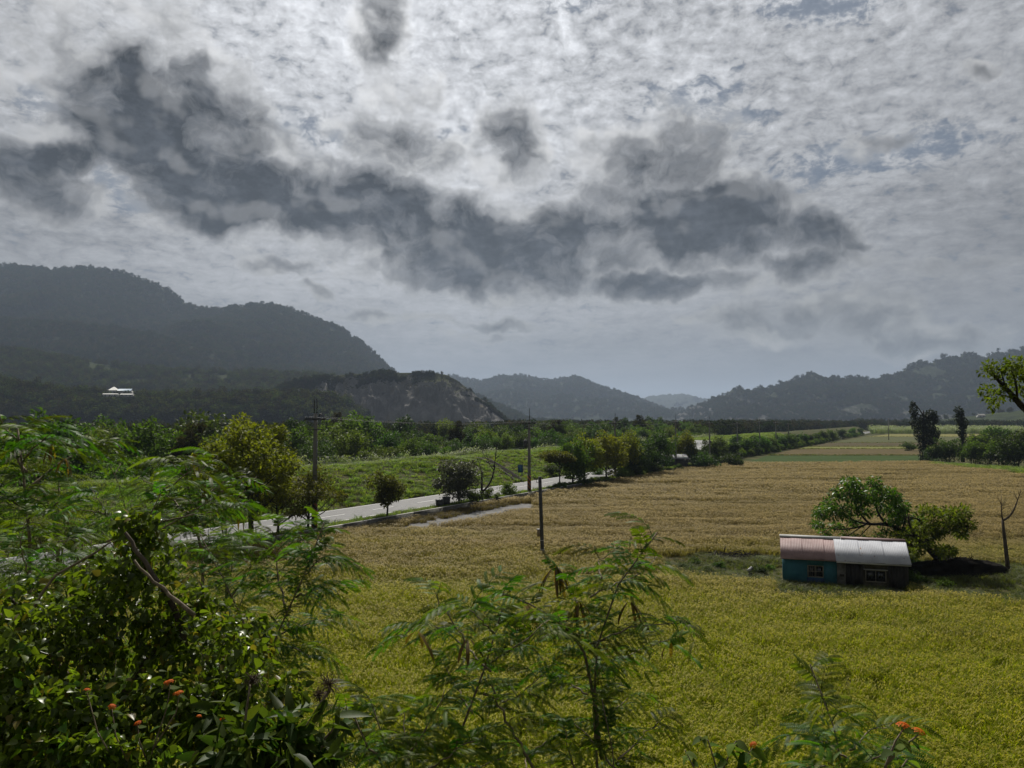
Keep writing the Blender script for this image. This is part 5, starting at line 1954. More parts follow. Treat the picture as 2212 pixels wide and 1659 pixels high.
rng = np.random.default_rng(51)
root = (h3(1950, 1225) * 1.0)
root[2] = 0.0
limbs = [(bezier(root + (0, 0, -.2), h3(1952, 1180), h3(1945, 1150), 7), .24, .19), (bezier(h3(1945, 1150), h3(1935, 1132), h3(1900, 1132), 7), .19, .13), (bezier(h3(1900, 1132), h3(1865, 1135, .4), h3(1830, 1118, .6), 7), .12, .05),
         (bezier(h3(1915, 1132), h3(1890, 1110, -.5), h3(1885, 1060, -.6), 8), .11, .04), (bezier(h3(1880, 1132), h3(1850, 1110, .8), h3(1835, 1060, 1.0), 8), .10, .03), (bezier(h3(1870, 1133), h3(1830, 1150, -.8), h3(1775, 1140, -1), 8), .08, .02),
         (bezier(h3(1865, 1135), h3(1820, 1165, .3), h3(1790, 1185, .5), 7), .05, .012), (bezier(h3(1880, 1135), h3(1850, 1165, .9), h3(1830, 1190, 1), 7), .05, .012), (bezier(h3(1940, 1140), h3(1945, 1110, .5), h3(1935, 1080, .6), 6), .09, .03),
         (bezier(h3(1840, 1120, .5), h3(1810, 1100), h3(1790, 1095), 6), .05, .015), (bezier(h3(1855, 1118, .5), h3(1840, 1085), h3(1845, 1045), 6), .05, .015), (bezier(h3(1930, 1135), h3(1935, 1160, -.5), h3(1920, 1180, -.8), 5), .06, .015),
         (bezier(h3(1945, 1150), h3(1960, 1125), h3(1955, 1100), 5), .08, .02)]
cl = []
for px, py, rx, rz, n in ((1835, 1042, 20, 14, 170), (1855, 1050, 20, 14, 170), (1815, 1060, 20, 16, 170), (1840, 1072, 26, 16, 260), (1795, 1085, 18, 14, 150), (1775, 1110, 18, 16, 160), (1765, 1130, 14, 10, 110), (1800, 1108, 22, 16, 190), (1830, 1098, 24, 18, 240),
                          (1855, 1085, 20, 18, 190), (1892, 1045, 18, 14, 160), (1905, 1058, 18, 14, 160), (1885, 1066, 20, 16, 190), (1895, 1085, 22, 16, 190), (1870, 1105, 20, 12, 140), (1925, 1072, 22, 14, 190), (1938, 1085, 18, 14, 160), (1915, 1098, 20, 14, 170), (1942, 1104, 16, 14, 140),
                          (1950, 1120, 18, 14, 150), (1930, 1122, 18, 12, 130), (1785, 1150, 14, 10, 60), (1810, 1135, 16, 10, 80), (1865, 1165, 20, 10, 50), (1830, 1150, 18, 10, 60), (1905, 1160, 20, 12, 70), (1960, 1140, 16, 12, 110), (1975, 1125, 20, 14, 150), (1955, 1098, 18, 12, 130), (1968, 1160, 18, 12, 120), (1925, 1145, 18, 10, 90), (1850, 1130, 18, 10, 90)):
    k_ = Yh / FPX
    for j in range(2):
        cl.append((h3(px + rng.normal() * 5, py + rng.normal() * 3, rng.normal() * 1.1), np.array([rx * k_, rx * k_, rz * k_]) * .9, int(n * .68)))
spec_tree('leaning_tree', root, limbs, cl, .31, .38, 'leaf_fresh', 'bark_dark', 'leafy tree with sprawling limbs leaning over the hut roof', 52, droop=.5)

Yh = 58.5
root = h3(2010, 1222)
root[2] = 0.0
rb = h3(2012, 1195)
limbs = [(bezier(rb + (.4, 0, -.3), h3(1998, 1178), h3(1975, 1155), 8), .26, .14), (bezier(h3(1975, 1155), h3(1962, 1135, -.4), h3(1962, 1115, -.4), 6), .12, .05), (bezier(h3(1975, 1158), h3(1950, 1152), h3(1920, 1158, .4), 7), .11, .03),
         (bezier(h3(2004, 1182), h3(2000, 1150, .5), h3(1990, 1128, .6), 7), .17, .10), (bezier(h3(1990, 1128, .6), h3(1982, 1116, .5), h3(1955, 1118, .4), 6), .09, .03), (bezier(h3(2002, 1165, .4), h3(2030, 1158, .2), h3(2038, 1140, .2), 6), .09, .04),
         (bezier(h3(2038, 1142, .2), h3(2048, 1128), h3(2046, 1110), 5), .05, .015), (bezier(h3(1990, 1168), h3(1960, 1182, -.6), h3(1940, 1180, -.8), 6), .07, .02), (bezier(h3(2030, 1157, .2), h3(2055, 1150), h3(2080, 1125), 6), .05, .012)]
cl = []
for px, py, rx, rz, n in ((2048, 1115, 22, 14, 150), (2062, 1130, 22, 14, 160), (2040, 1140, 20, 14, 130), (2078, 1110, 20, 14, 110), (2070, 1145, 18, 12, 110), (2020, 1110, 20, 10, 90), (1995, 1105, 20, 10, 80), (1985, 1140, 22, 14, 110), (1970, 1165, 22, 14, 120), (2010, 1150, 20, 14, 100),
                          (1955, 1190, 20, 10, 90), (2030, 1190, 18, 10, 150), (2050, 1186, 14, 8, 70), (1975, 1185, 24, 12, 120), (2000, 1172, 18, 12, 90), (2088, 1130, 14, 12, 60), (1945, 1165, 20, 12, 90), (2015, 1130, 20, 12, 80)):
    k_ = Yh / FPX
    for j in range(2):
        cl.append((h3(px + rng.normal() * 5, py + rng.normal() * 3, rng.normal() * .9), np.array([rx * k_, rx * k_, rz * k_]) * 1.0, int(n * 1.25)))
fallen = spec_tree('toppled_tree', root, limbs, cl, .28, .45, 'leaf_lime', 'bark_dark', 'toppled tree with pale green foliage and a great dark root mass beside the hut', 53)
# root plate: a dark heap of soil and roots
M['root_soil'] = mat_noise('root_soil', (.006, .0055, .005), (.016, .014, .011), 2.2, .95, .05, world=False, bump=.8, dist=.15)
mb = MB()
k_ = Yh / FPX
Lx = (2172 - 1955) * k_ / 2
nu, nv = 40, 14
cx = h3(2063, 1222)[0] - root[0]
V = []
for j in range(nv + 1):
    th = math.pi / 2 * j / nv
    for i in range(nu):
        ph = 2 * math.pi * i / nu
        d = np.array([math.cos(ph) * math.cos(th), math.sin(ph) * math.cos(th), math.sin(th)])
        r_ = 1 + .28 * (float(fbm(ph * 1.3 + 4, th * 3, 91, 4)) - .5) * 2 * (1 if 0 < i < nu - 1 else .6)
        hump = 1.0 + .25 * math.sin(d[0] * 3 + 1.0) + .12 * d[0]
        V.append((cx + d[0] * Lx * (1 + .05 * r_), d[1] * 1.15 * r_, -.1 + d[2] ** .42 * 1.22 * r_ * (1 + .15 * (hump - 1))))
F = [(j * nu + i, j * nu + (i + 1) % nu, (j + 1) * nu + (i + 1) % nu, (j + 1) * nu + i) for j in range(nv) for i in range(nu)]
mb.add(V, [F])
mb.build('root_plate', M['root_soil'], fallen, True)
rng = np.random.default_rng(61)
for k in range(60):
    i = rng.integers(0, len(V))
    a = np.array(V[i])
    d = unit(np.array([rng.normal(), -abs(rng.normal()) - .4, rng.normal() * .6 + .2]))
    e = a + d * (.35 + .5 * rng.random())
    e[2] = max(e[2], -.05)
    mb = MB()
    mb.tube(bezier(a, (a + e) / 2 + rng.normal(size=3) * .15, e, 5), np.linspace(.035, .008, 5), 5)
    mb.build('root', M['root_soil'], fallen)

# dead tree at the right
Yh = 59.6
root = h3(2177, 1232)
root[2] = 0
limbs = [([root + (0, 0, -.2), h3(2176, 1215), h3(2171, 1170), h3(2168, 1145), h3(2166, 1123)], .17, .09), (bezier(h3(2166, 1123), h3(2162, 1108), h3(2163, 1070, .3), 7), .06, .015), (bezier(h3(2166, 1124), h3(2185, 1118), h3(2194, 1092, -.3), 7), .085, .05),
         (bezier(h3(2194, 1092, -.3), h3(2200, 1075), h3(2206, 1058, -.5), 6), .05, .012), (bezier(h3(2198, 1080, -.3), h3(2192, 1068), h3(2190, 1060), 5), .025, .008), (bezier(h3(2163, 1095, .2), h3(2172, 1085), h3(2174, 1070), 5), .02, .006),
         (bezier(h3(2163, 1090, .2), h3(2156, 1080), h3(2154, 1066), 5), .02, .006), (bezier(h3(2165, 1115), h3(2156, 1112), h3(2150, 1106), 4), .02, .006), (bezier(h3(2174, 1190), h3(2185, 1180), h3(2190, 1186), 4), .03, .01),
         (bezier(h3(2202, 1070, -.4), h3(2210, 1068), h3(2212, 1056), 4), .02, .006), (bezier(h3(2166, 1100), h3(2170, 1085), h3(2182, 1070), 5), .02, .005)]
for _ in range(26):
    c = limbs[rng.integers(1, 4)][0][rng.integers(2, 5)]
    e = c + np.array([rng.normal() * .35, rng.normal() * .3, .25 + .45 * rng.random()])
    limbs.append((bezier(c, (c + e) / 2 + rng.normal(size=3) * .06, e, 4), .012, .004))
spec_tree('dead_tree', root, limbs, [], .2, .4, 'leaf_green', 'bark', 'bare dead tree with a thin forked top, right of the root mass', 54)

# brush heap and pump left of the hut
rng = np.random.default_rng(71)
p = P(1592, 1207, 0)
o = empty('brush_heap', (p.x, p.y, 0))
tag(o, 'low heap of dead branches on the bund left of the hut', 'brush heap')
for k in range(70):
    c = np.array([rng.normal() * 1.2, rng.normal() * .5, abs(rng.normal()) * .25 + .05])
    d = unit(np.array([rng.normal(), rng.normal() * .6, rng.normal() * .25])) * (.5 + .9 * rng.random())
    a, b = c - d / 2, c + d / 2
    a[2], b[2] = max(a[2], 0), max(b[2], 0.02)
    mb = MB()
    mb.tube(bezier(a, (a + b) / 2 + rng.normal(size=3) * .1, b, 4), np.linspace(.04, .012, 4), 5)
    mb.build('branch', M['bark_dark'], o)
p = P(1619, 1246, 0)
o = empty('water_pump', (p.x, p.y, 0), .4)
mb = MB()
mb.tube([(0, 0, 0), (0, 0, .42)], [.07, .06], 8)
mb.build('stand', M['pole_dark'], o)
mb = MB()
mb.tube([(-.12, 0, .44), (.0, 0, .50), (.16, 0, .56), (.2, 0, .57)], [.10, .13, .13, .09], 10)
mb.build('motor', M['white_paint'], o, True)
mb = MB()
mb.tube([(.0, 0, .3), (.14, -.05, .24), (.2, -.1, 0)], .035, 6)
mb.build('pipe', M['pole_dark'], o)
mb = MB()
mb.tube([(.14, 0, .56), (.24, 0, .60)], [.14, .15], 10)
mb.build('fan_cover', M['steel'], o)
tag(o, 'small white water pump standing in the weeds left of the hut', 'pump')
# dark weed clumps on the bund
for k, (px, py) in enumerate(((1440, 1226), (1478, 1232), (1500, 1222), (1530, 1236), (1556, 1228), (1640, 1240), (1662, 1232), (2000, 1262), (2040, 1268))):
    p = P(px, py, 0)
    place_tree(bush[(0, 1)[k % 2]], 'weed_clump', (p.x, p.y, -.05), .24 + .05 * (k % 3), k * 2.0, 'low dark weed clump on the bund beside the hut', 'weeds', 'weed clumps round the hut', sz=.8)
# shrub at the hut's right corner
p = P(1966, 1262, 0)
place_tree(bush[1], 'bush', (p.x, p.y, -.05), .42, .5, 'small green shrub at the right corner of the hut', 'bush')
p = P(1968, 1225, 0)
place_tree(bush[0], 'bush', (p.x, p.y, -.05), .5, 1.5, 'leafy shrub between the hut wall and the root mass', 'bush')


# ------------------------------------------------------------------ plants on the slope below the viewpoint
M['frond'] = mat_leaf('frond', (.018, .050, .007), (.085, .16, .014), .46, rough=.5, spec=.10, vary=.6, tint=(1.5, 1.6, .4))
M['frond_light'] = mat_leaf('frond_light', (.036, .080, .008), (.14, .22, .016), .55, rough=.55, spec=.08, vary=.35, tint=(1.5, 1.6, .4))
M['vine_leaf'] = mat_leaf('vine_leaf', (.034, .074, .010), (.14, .25, .020), .50, rough=.34, spec=.32, vary=.4, third=(.20, .20, .025))
M['dark_leaf'] = mat_leaf('dark_leaf', (.024, .048, .009), (.08, .125, .014), .42, rough=.5, spec=.12, vary=.4)
M['pod'] = mat_leaf('pod', (.07, .045, .012), (.22, .15, .02), .4, rough=.4, spec=.3, vary=.2)
M['dead_tuft'] = mat_leaf('dead_tuft', (.06, .042, .03), (.14, .10, .07), .3, vary=.2)
M['flower'] = mat_leaf('flower', (.55, .10, .012), (.62, .20, .02), .35, vary=.1, tint=(1.2, 1.0, .6))


def frond_mesh(seed, pairs=7, L=.20, pl=.095, n=11, droop=.7):
    """twice pinnate feathery leaf"""
    rng = np.random.default_rng(seed)
    mb = MB()
    t = np.linspace(0, 1, 7)
    rx = L * t * (1 - .12 * droop * t)
    rzz = L * (.25 * t - droop * .75 * t * t)
    rach = np.stack([rx, 0 * t, rzz], -1)
    mb.tube(rach, np.linspace(.0022, .0010, 7), 3, .35, cap=False)
    for k in range(pairs):
        u = .22 + .78 * k / (pairs - 1)
        b = np.array([np.interp(u, t, rach[:, j]) for j in range(3)])
        ax = np.array([1, 0, .25 - 1.5 * droop * u])
        ax /= np.linalg.norm(ax)
        for sd in (-1, 1):
            ln = pl * (1 - .25 * abs(u - .6)) * (.9 + .2 * rng.random())
            d0 = unit(ax * (.45 + .5 * u) + np.array([0, sd * .9, 0]))
            d1 = unit(d0 + np.array([0, 0, -1.0 * droop - .35]))
            q = np.linspace(0, 1, n + 1)[1:, None]
            d = d0 * (1 - q) + d1 * q
            C = b + np.cumsum(d * ln / n, 0)
            nrm = unit(np.cross(d, np.array([0, 0, 1.0]) + .3 * rng.normal(size=3)))
            for s2 in (-1, 1):
                D = unit(nrm * s2 + d * .55 + np.array([0, 0, -.15]))
                W_ = unit(d)
                ll = .0120 * (1 - .35 * np.abs(q - .45)) * (.85 + .3 * rng.random((n, 1)))
                w = .0030
                V = np.stack([C - W_ * w, C + W_ * w, C + D * ll + W_ * w * .7, C + D * ll - W_ * w * .7], 1).reshape(-1, 3)
                F = np.arange(n * 4).reshape(n, 4)
                mb.add(V, [F], .15 + .7 * rng.random())
    return mb.mesh('frond', M['frond'])


FRONDS = [frond_mesh(700 + k, 5 + k % 2, .19 + .03 * (k % 3), .105 + .012 * (k % 2), 13, .6 + .15 * k) for k in range(6)]
YOUNG = [frond_mesh(720 + k, 5, .11, .055, 9, .2 + .2 * k) for k in range(3)]


def aim(d, roll=0.0):
    """rotation that carries local +X to d, keeping +Z as much up as it can"""
    x = Vector(d).normalized()
    z = Vector((0, 0, 1))
    y = z.cross(x)
    if y.length < 1e-3:
        y = Vector((0, 1, 0))
    y.normalize()
    z = x.cross(y)
    m_ = Matrix((x, y, z)).transposed()
    return (m_ @ Matrix.Rotation(roll, 3, 'X')).to_euler()


def leucaena(name, label, stems, seed, per_m=16, size=1.0, cap=300, start=.35, pods=(), young=.12):
    """stems: list of (world points, r0, r1); fronds sit on the outer part of every stem"""
    rng = np.random.default_rng(seed)
    root = np.array(stems[0][0][0], float)
    o = empty(name, root)
    tag(o, label, 'shrub')
    cnt = 0
    for si, (pts, r0, r1) in enumerate(stems):
        pts = np.asarray(pts, float)
        m_ = 12
        seg = np.concatenate([[0], np.cumsum(np.linalg.norm(np.diff(pts, axis=0), axis=1))])
        u = np.linspace(0, seg[-1], m_)
        # smooth
        sp = np.stack([np.interp(u, seg, pts[:, j]) for j in range(3)], -1)
        for _ in range(2):
            sp[1:-1] = (sp[:-2] + sp[2:] + 2 * sp[1:-1]) / 4
        sp[1:-1] += rng.normal(size=(m_ - 2, 3)) * .006 * size
        mb = MB()
        mb.tube(sp - root, np.linspace(r0, r1, m_), 6)
        mb.build('stem', M['twig'], o, True)
        L = seg[-1]
        st0 = start if si == 0 else .12
        nf = int(L * (1 - st0) * per_m)
        az = rng.random() * 6.28
        for k in range(nf):
            if cnt >= cap:
                break
            f = st0 + (1 - st0) * (k + rng.random() * .8) / nf
            p = np.array([np.interp(f, np.linspace(0, 1, m_), sp[:, j]) for j in range(3)])
            tdir = unit(sp[min(int(f * (m_ - 1)) + 1, m_ - 1)] - sp[max(int(f * (m_ - 1)) - 1, 0)])
            az += 2.4 + rng.normal() * .4
            h = np.array([math.cos(az), math.sin(az), .25 + .35 * rng.random()])
            d = unit(h + tdir * .6)
            yg = f > .93 and rng.random() < .7 or rng.random() < young * .4
            me = (YOUNG[rng.integers(3)] if yg else FRONDS[rng.integers(6)])
            s_ = size * (.75 + .5 * rng.random())
            link('frond', me, o, p - root, aim(d, rng.normal() * .35), (s_, s_, s_))
            cnt += 1
    for (p, n, ln) in pods:
        p = np.array(p) - root
        for k in range(n):
            a = rng.random() * 6.28
            sp = .04 + .10 * rng.random()
            e = p + np.array([math.cos(a) * sp, math.sin(a) * sp, -ln * (.75 + .4 * rng.random())])
            q0 = p + np.array([math.cos(a), math.sin(a), 0]) * .015
            mid = (q0 + e) / 2 + np.array([math.cos(a), math.sin(a), .2]) * .03
            c = bezier(q0, mid, e, 6)
            sd = np.array([-math.sin(a), math.cos(a), 0]) * .009
            V = np.concatenate([c - sd * np.array([.3, 1, 1.1, 1.1, 1, .2])[:, None], c + sd * np.array([.3, 1, 1.1, 1.1, 1, .2])[:, None]])
            F = [(i, i + 1, i + 7, i + 6) for i in range(5)]
            mb = MB()
            mb.add(V, [F], rng.random() * .9)
            mb.build('seed_pod', M['pod'], o)
    return o


def S(D, pts, base=None):
    """stem through points of the view at distance D (or D + own offset)"""
    out_ = []
    if base is not None:
        p = W(base[0], base[1], D)
        out_.append((p.x, p.y + .0, float(gz(p.x, p.y)) - .05))
    for q in pts:
        p = W(q[0], q[1], D + (q[2] if len(q) > 2 else 0))
        out_.append(tuple(p))
    return out_


D0 = 4.6
leucaena('feathery_shrub', 'tall feathery leaved shrub with hanging brown pods in the middle of the view',
         [(S(D0, [(1300, 1640), (1268, 1480), (1262, 1380), (1270, 1300), (1300, 1250), (1350, 1205), (1400, 1165), (1420, 1150)], (1320, 1900)), .016, .004),
          (S(D0, [(1300, 1640), (1290, 1520), (1270, 1420), (1235, 1370, -.2), (1180, 1310, -.3), (1120, 1285, -.3), (1060, 1275, -.2)]), .012, .003),
          (S(D0, [(1266, 1330), (1240, 1290, .2), (1215, 1250, .3), (1205, 1225, .3)]), .006, .003),
          (S(D0, [(1275, 1290), (1330, 1260, .3), (1390, 1240, .4), (1420, 1200, .5)]), .006, .002),
          (S(D0, [(1264, 1400), (1320, 1370, -.2), (1400, 1345, -.3), (1480, 1345, -.3)]), .007, .002),
          (S(D0, [(1268, 1460), (1330, 1420, .3), (1400, 1400, .4), (1450, 1380, .4)]), .006, .002),
          (S(D0, [(1235, 1370, -.2), (1160, 1370, .1), (1100, 1340, .2), (1075, 1300, .2)]), .006, .002),
          (S(D0, [(1270, 1500), (1220, 1470, .3), (1180, 1440, .4), (1150, 1400, .4)]), .006, .002),
          (S(D0, [(1285, 1580), (1330, 1530, .2), (1370, 1500, .3)]), .005, .002),
          (S(D0, [(1300, 1250), (1290, 1210, .2), (1340, 1180, .2)]), .005, .002)],
         801, per_m=23, size=.92, pods=[(W(1200, 1225, D0 + .3), 16, .20), (W(1250, 1300, D0), 6, .15), (W(1130, 1300, D0), 6, .14), (W(1360, 1300, D0), 5, .14), (W(1450, 1390, D0), 3, .12)])
D0 = 4.2
leucaena('feathery_shrub', 'arching feathery shrub with pale crossing stems, left of the podded one',
         [(S(D0, [(935, 1655), (1000, 1570), (1045, 1500), (1065, 1420), (1070, 1350), (1085, 1315)], (860, 1950)), .016, .004),
          (S(D0, [(1060, 1450), (1010, 1400, .2), (950, 1350, .3), (900, 1340, .3), (865, 1380, .2)]), .007, .002),
          (S(D0, [(1010, 1390, .2), (975, 1340, .3), (945, 1300, .3), (940, 1280, .3)]), .006, .002),
          (S(D0, [(1062, 1430), (1110, 1400, -.2), (1160, 1360, -.3), (1185, 1340, -.2)]), .006, .002),
          (S(D0, [(1068, 1370), (1030, 1330, -.2), (1000, 1310, -.3)]), .005, .002),
          (S(D0, [(1045, 1500), (1100, 1520, .2), (1150, 1480, .3), (1180, 1450, .3)]), .006, .002),
          (S(D0, [(1020, 1540), (980, 1480, .2), (960, 1440, .3)]), .006, .002),
          (S(D0, [(1160, 1680), (1120, 1600), (1080, 1530), (1062, 1480)]), .010, .005)],
         802, per_m=23, size=.92, pods=[(W(900, 1365, D0), 4, .12), (W(1010, 1380, D0), 4, .13)])
D0 = 3.9
leucaena('feathery_shrub', 'low dense feathery shrub at the bottom beside the dark leaved bush',
         [(S(D0, [(860, 1690), (850, 1620), (830, 1560), (800, 1510)], (870, 2000)), .010, .003), (S(D0, [(860, 1680), (900, 1600), (940, 1540), (960, 1490)]), .008, .002), (S(D0, [(850, 1690), (800, 1620, -.2), (770, 1570, -.2), (745, 1520, -.1)]), .008, .002),
          (S(D0, [(880, 1690), (960, 1640, -.2), (1010, 1600, -.2), (1050, 1590, -.2)]), .008, .002), (S(D0, [(850, 1660), (880, 1590, .3), (870, 1530, .4)]), .006, .002), (S(D0, [(900, 1690), (1000, 1670), (1080, 1640)]), .006, .002),
          (S(D0, [(800, 1690), (760, 1650), (720, 1600)]), .006, .002)],
         803, per_m=24, size=.95, young=.3)
D0 = 4.4
leucaena('feathery_shrub', 'feathery shrub with a thin bare lower stem at the bottom right of the podded one',
         [(S(D0, [(1330, 1690), (1335, 1610), (1325, 1560), (1300, 1510)], (1340, 2000)), .010, .003), (S(D0, [(1330, 1660), (1280, 1600, .2), (1240, 1560, .3), (1200, 1550, .3)]), .006, .002), (S(D0, [(1335, 1640), (1390, 1590, .2), (1420, 1560, .3)]), .006, .002),
          (S(D0, [(1250, 1690), (1230, 1620), (1215, 1570)]), .006, .002), (S(D0, [(1150, 1690), (1130, 1640, .2), (1180, 1600, .2)]), .006, .002)], 804, per_m=14)
D0 = 3.4
leucaena('feathery_shrub', 'young feathery shrub with a single upright tip at the bottom right',
         [(S(D0, [(1830, 1690), (1838, 1610), (1832, 1540), (1805, 1490), (1770, 1450), (1750, 1435)], (1850, 2100)), .009, .0025), (S(D0, [(1836, 1620), (1880, 1580, .2), (1930, 1560, .2)]), .005, .002), (S(D0, [(1834, 1640), (1780, 1600, .1), (1730, 1590, .2)]), .005, .002),
          (S(D0, [(1830, 1680), (1770, 1650, -.2), (1730, 1660, -.2)]), .005, .002), (S(D0, [(1835, 1660), (1900, 1630, -.2), (1940, 1640, -.1)]), .005, .002)], 805, per_m=20)
D0 = 5.6
leucaena('feathery_shrub', 'leafy feathery shrub leaning right in front of the road and paddy edge',
         [(S(D0, [(500, 1560), (560, 1440), (620, 1330), (660, 1250), (690, 1190), (700, 1150), (700, 1130)], (470, 1900)), .020, .004), (S(D0, [(620, 1330), (600, 1240, .3), (590, 1180, .4), (600, 1130, .4)]), .009, .003),
          (S(D0, [(640, 1290), (690, 1270, -.2), (725, 1270, -.3), (735, 1290, -.3)]), .007, .002), (S(D0, [(600, 1370), (660, 1350, .2), (700, 1340, .3), (720, 1330, .3)]), .007, .002), (S(D0, [(660, 1240), (690, 1210, -.2), (720, 1220, -.3)]), .006, .002),
          (S(D0, [(560, 1440), (520, 1330, .2), (470, 1220, .3), (440, 1170, .4), (430, 1150, .4)]), .010, .003), (S(D0, [(500, 1290, .2), (540, 1230, .3), (545, 1190, .3)]), .006, .002), (S(D0, [(580, 1400), (640, 1400, -.2), (670, 1420, -.3)]), .006, .002),
          (S(D0, [(680, 1200), (650, 1160, .3), (640, 1130, .3)]), .006, .002), (S(D0, [(560, 1440), (590, 1470, -.3), (640, 1480, -.3)]), .006, .002), (S(D0, [(480, 1240, .3), (420, 1230, .3), (390, 1210, .3)]), .006, .002)],
         806, per_m=27, size=1.02, young=.35)
D0 = 7.5
leucaena('feathery_shrub', 'feathery shrub with pale bare twigs behind the vine covered bush',
         [(S(D0, [(250, 1330), (260, 1240), (280, 1170), (320, 1100), (360, 1040)], (240, 1500)), .025, .005), (S(D0, [(270, 1200), (330, 1160, .3), (400, 1110, .4), (470, 1075, .5), (500, 1045, .5)]), .014, .003),
          (S(D0, [(280, 1170), (230, 1110, .3), (200, 1060, .3)]), .010, .003), (S(D0, [(400, 1110, .4), (450, 1110, .6), (500, 1095, .8), (540, 1080, .8)]), .008, .003), (S(D0, [(350, 1060), (400, 1030, -.2), (430, 1005, -.2)]), .008, .003),
          (S(D0, [(470, 1060, .5), (520, 1045, .5), (555, 1030, .6)]), .008, .003), (S(D0, [(330, 1160, .3), (380, 1190, .1), (440, 1200, 0)]), .008, .003), (S(D0, [(230, 1110, .3), (170, 1100), (120, 1110)]), .008, .003)],
         807, per_m=11, size=1.35)
D0 = 9.0
leucaena('feathery_tree', 'tall feathery leaved tree with pale trunk at the left edge of the view',
         [(S(D0, [(70, 1250), (62, 1130), (60, 1040), (52, 990), (44, 955), (38, 925)], (75, 1500)), .05, .010), (S(D0, [(60, 1060), (110, 1010, .3), (160, 980, .5), (210, 960, .6), (250, 960, .6)]), .018, .005), (S(D0, [(58, 1020), (20, 960, .2), (-30, 930, .3)]), .016, .005),
          (S(D0, [(60, 1100), (20, 1080, -.3), (-40, 1060, -.4)]), .014, .004), (S(D0, [(52, 990), (90, 955, -.3), (110, 935, -.4)]), .014, .004), (S(D0, [(62, 1120), (120, 1090, -.4), (170, 1060, -.6)]), .014, .004), (S(D0, [(160, 980, .5), (180, 950, .5), (190, 930, .5)]), .010, .003),
          (S(D0, [(44, 955), (10, 920, .3), (0, 895, .3)]), .010, .003), (S(D0, [(66, 1170), (10, 1150, .4), (-50, 1150, .5)]), .012, .004), (S(D0, [(66, 1190), (130, 1170, .4), (190, 1160, .6)]), .012, .004)],
         808, per_m=15, size=1.7, pods=[(W(140, 990, D0), 6, .2), (W(110, 960, D0), 5, .2)])
D0 = 6.4
leucaena('feathery_shrub', 'bright feathery shrub with fresh tips low at the left edge',
         [(S(D0, [(-10, 1450), (20, 1330), (60, 1240), (110, 1190), (150, 1160)], (-20, 1700)), .016, .003), (S(D0, [(40, 1280), (100, 1260, .2), (170, 1240, .3), (230, 1210, .4)]), .008, .002), (S(D0, [(20, 1330), (-10, 1250, .2), (0, 1180, .3)]), .008, .002),
          (S(D0, [(60, 1240), (40, 1170, -.2), (60, 1110, -.2)]), .007, .002), (S(D0, [(30, 1310), (110, 1330, -.2), (200, 1290, -.2), (270, 1240, -.1)]), .008, .002), (S(D0, [(0, 1400), (60, 1390, -.2), (120, 1370, -.2)]), .007, .002)],
         809, per_m=15, size=1.2, young=.4)
D0 = 13.0
leucaena('feathery_tree', 'feathery leaved tree with drooping crown below the left of the yellow tree',
         [(S(D0, [(440, 1240), (430, 1150), (420, 1085), (410, 1035), (400, 1000)], (450, 1320)), .07, .012), (S(D0, [(428, 1130), (370, 1080, .4), (330, 1045, .6), (300, 1030, .6)]), .025, .006), (S(D0, [(420, 1090), (470, 1050, .4), (500, 1030, .6)]), .022, .006),
          (S(D0, [(430, 1140), (490, 1100, -.5), (530, 1060, -.7)]), .022, .006), (S(D0, [(432, 1150), (370, 1120, -.5), (310, 1100, -.7)]), .022, .006), (S(D0, [(415, 1050), (380, 1010, -.3), (360, 990, -.4)]), .016, .005), (S(D0, [(410, 1040), (450, 1000, .3), (470, 985, .3)]), .016, .005),
          (S(D0, [(435, 1180), (480, 1170, .5), (520, 1150, .6)]), .016, .005), (S(D0, [(436, 1190), (390, 1180, .5), (340, 1180, .6)]), .016, .005)],
         810, per_m=13, size=2.1, pods=[(W(440, 1040, D0), 10, .35), (W(420, 980, D0), 8, .35), (W(520, 1100, D0), 8, .35)])


# feathery trees farther down the slope: trunk and crown
FLOW = [frond_mesh(740 + k, 5, .22, .105, 6, .4 + .15 * k) for k in range(4)]
FARR = []
for me in FLOW:
    v = np.empty(len(me.vertices) * 3, np.float32)
    me.vertices.foreach_get('co', v)
    q4 = np.array([list(p.vertices) for p in me.polygons if len(p.vertices) == 4])
    FARR.append((v.reshape(-1, 3), q4))


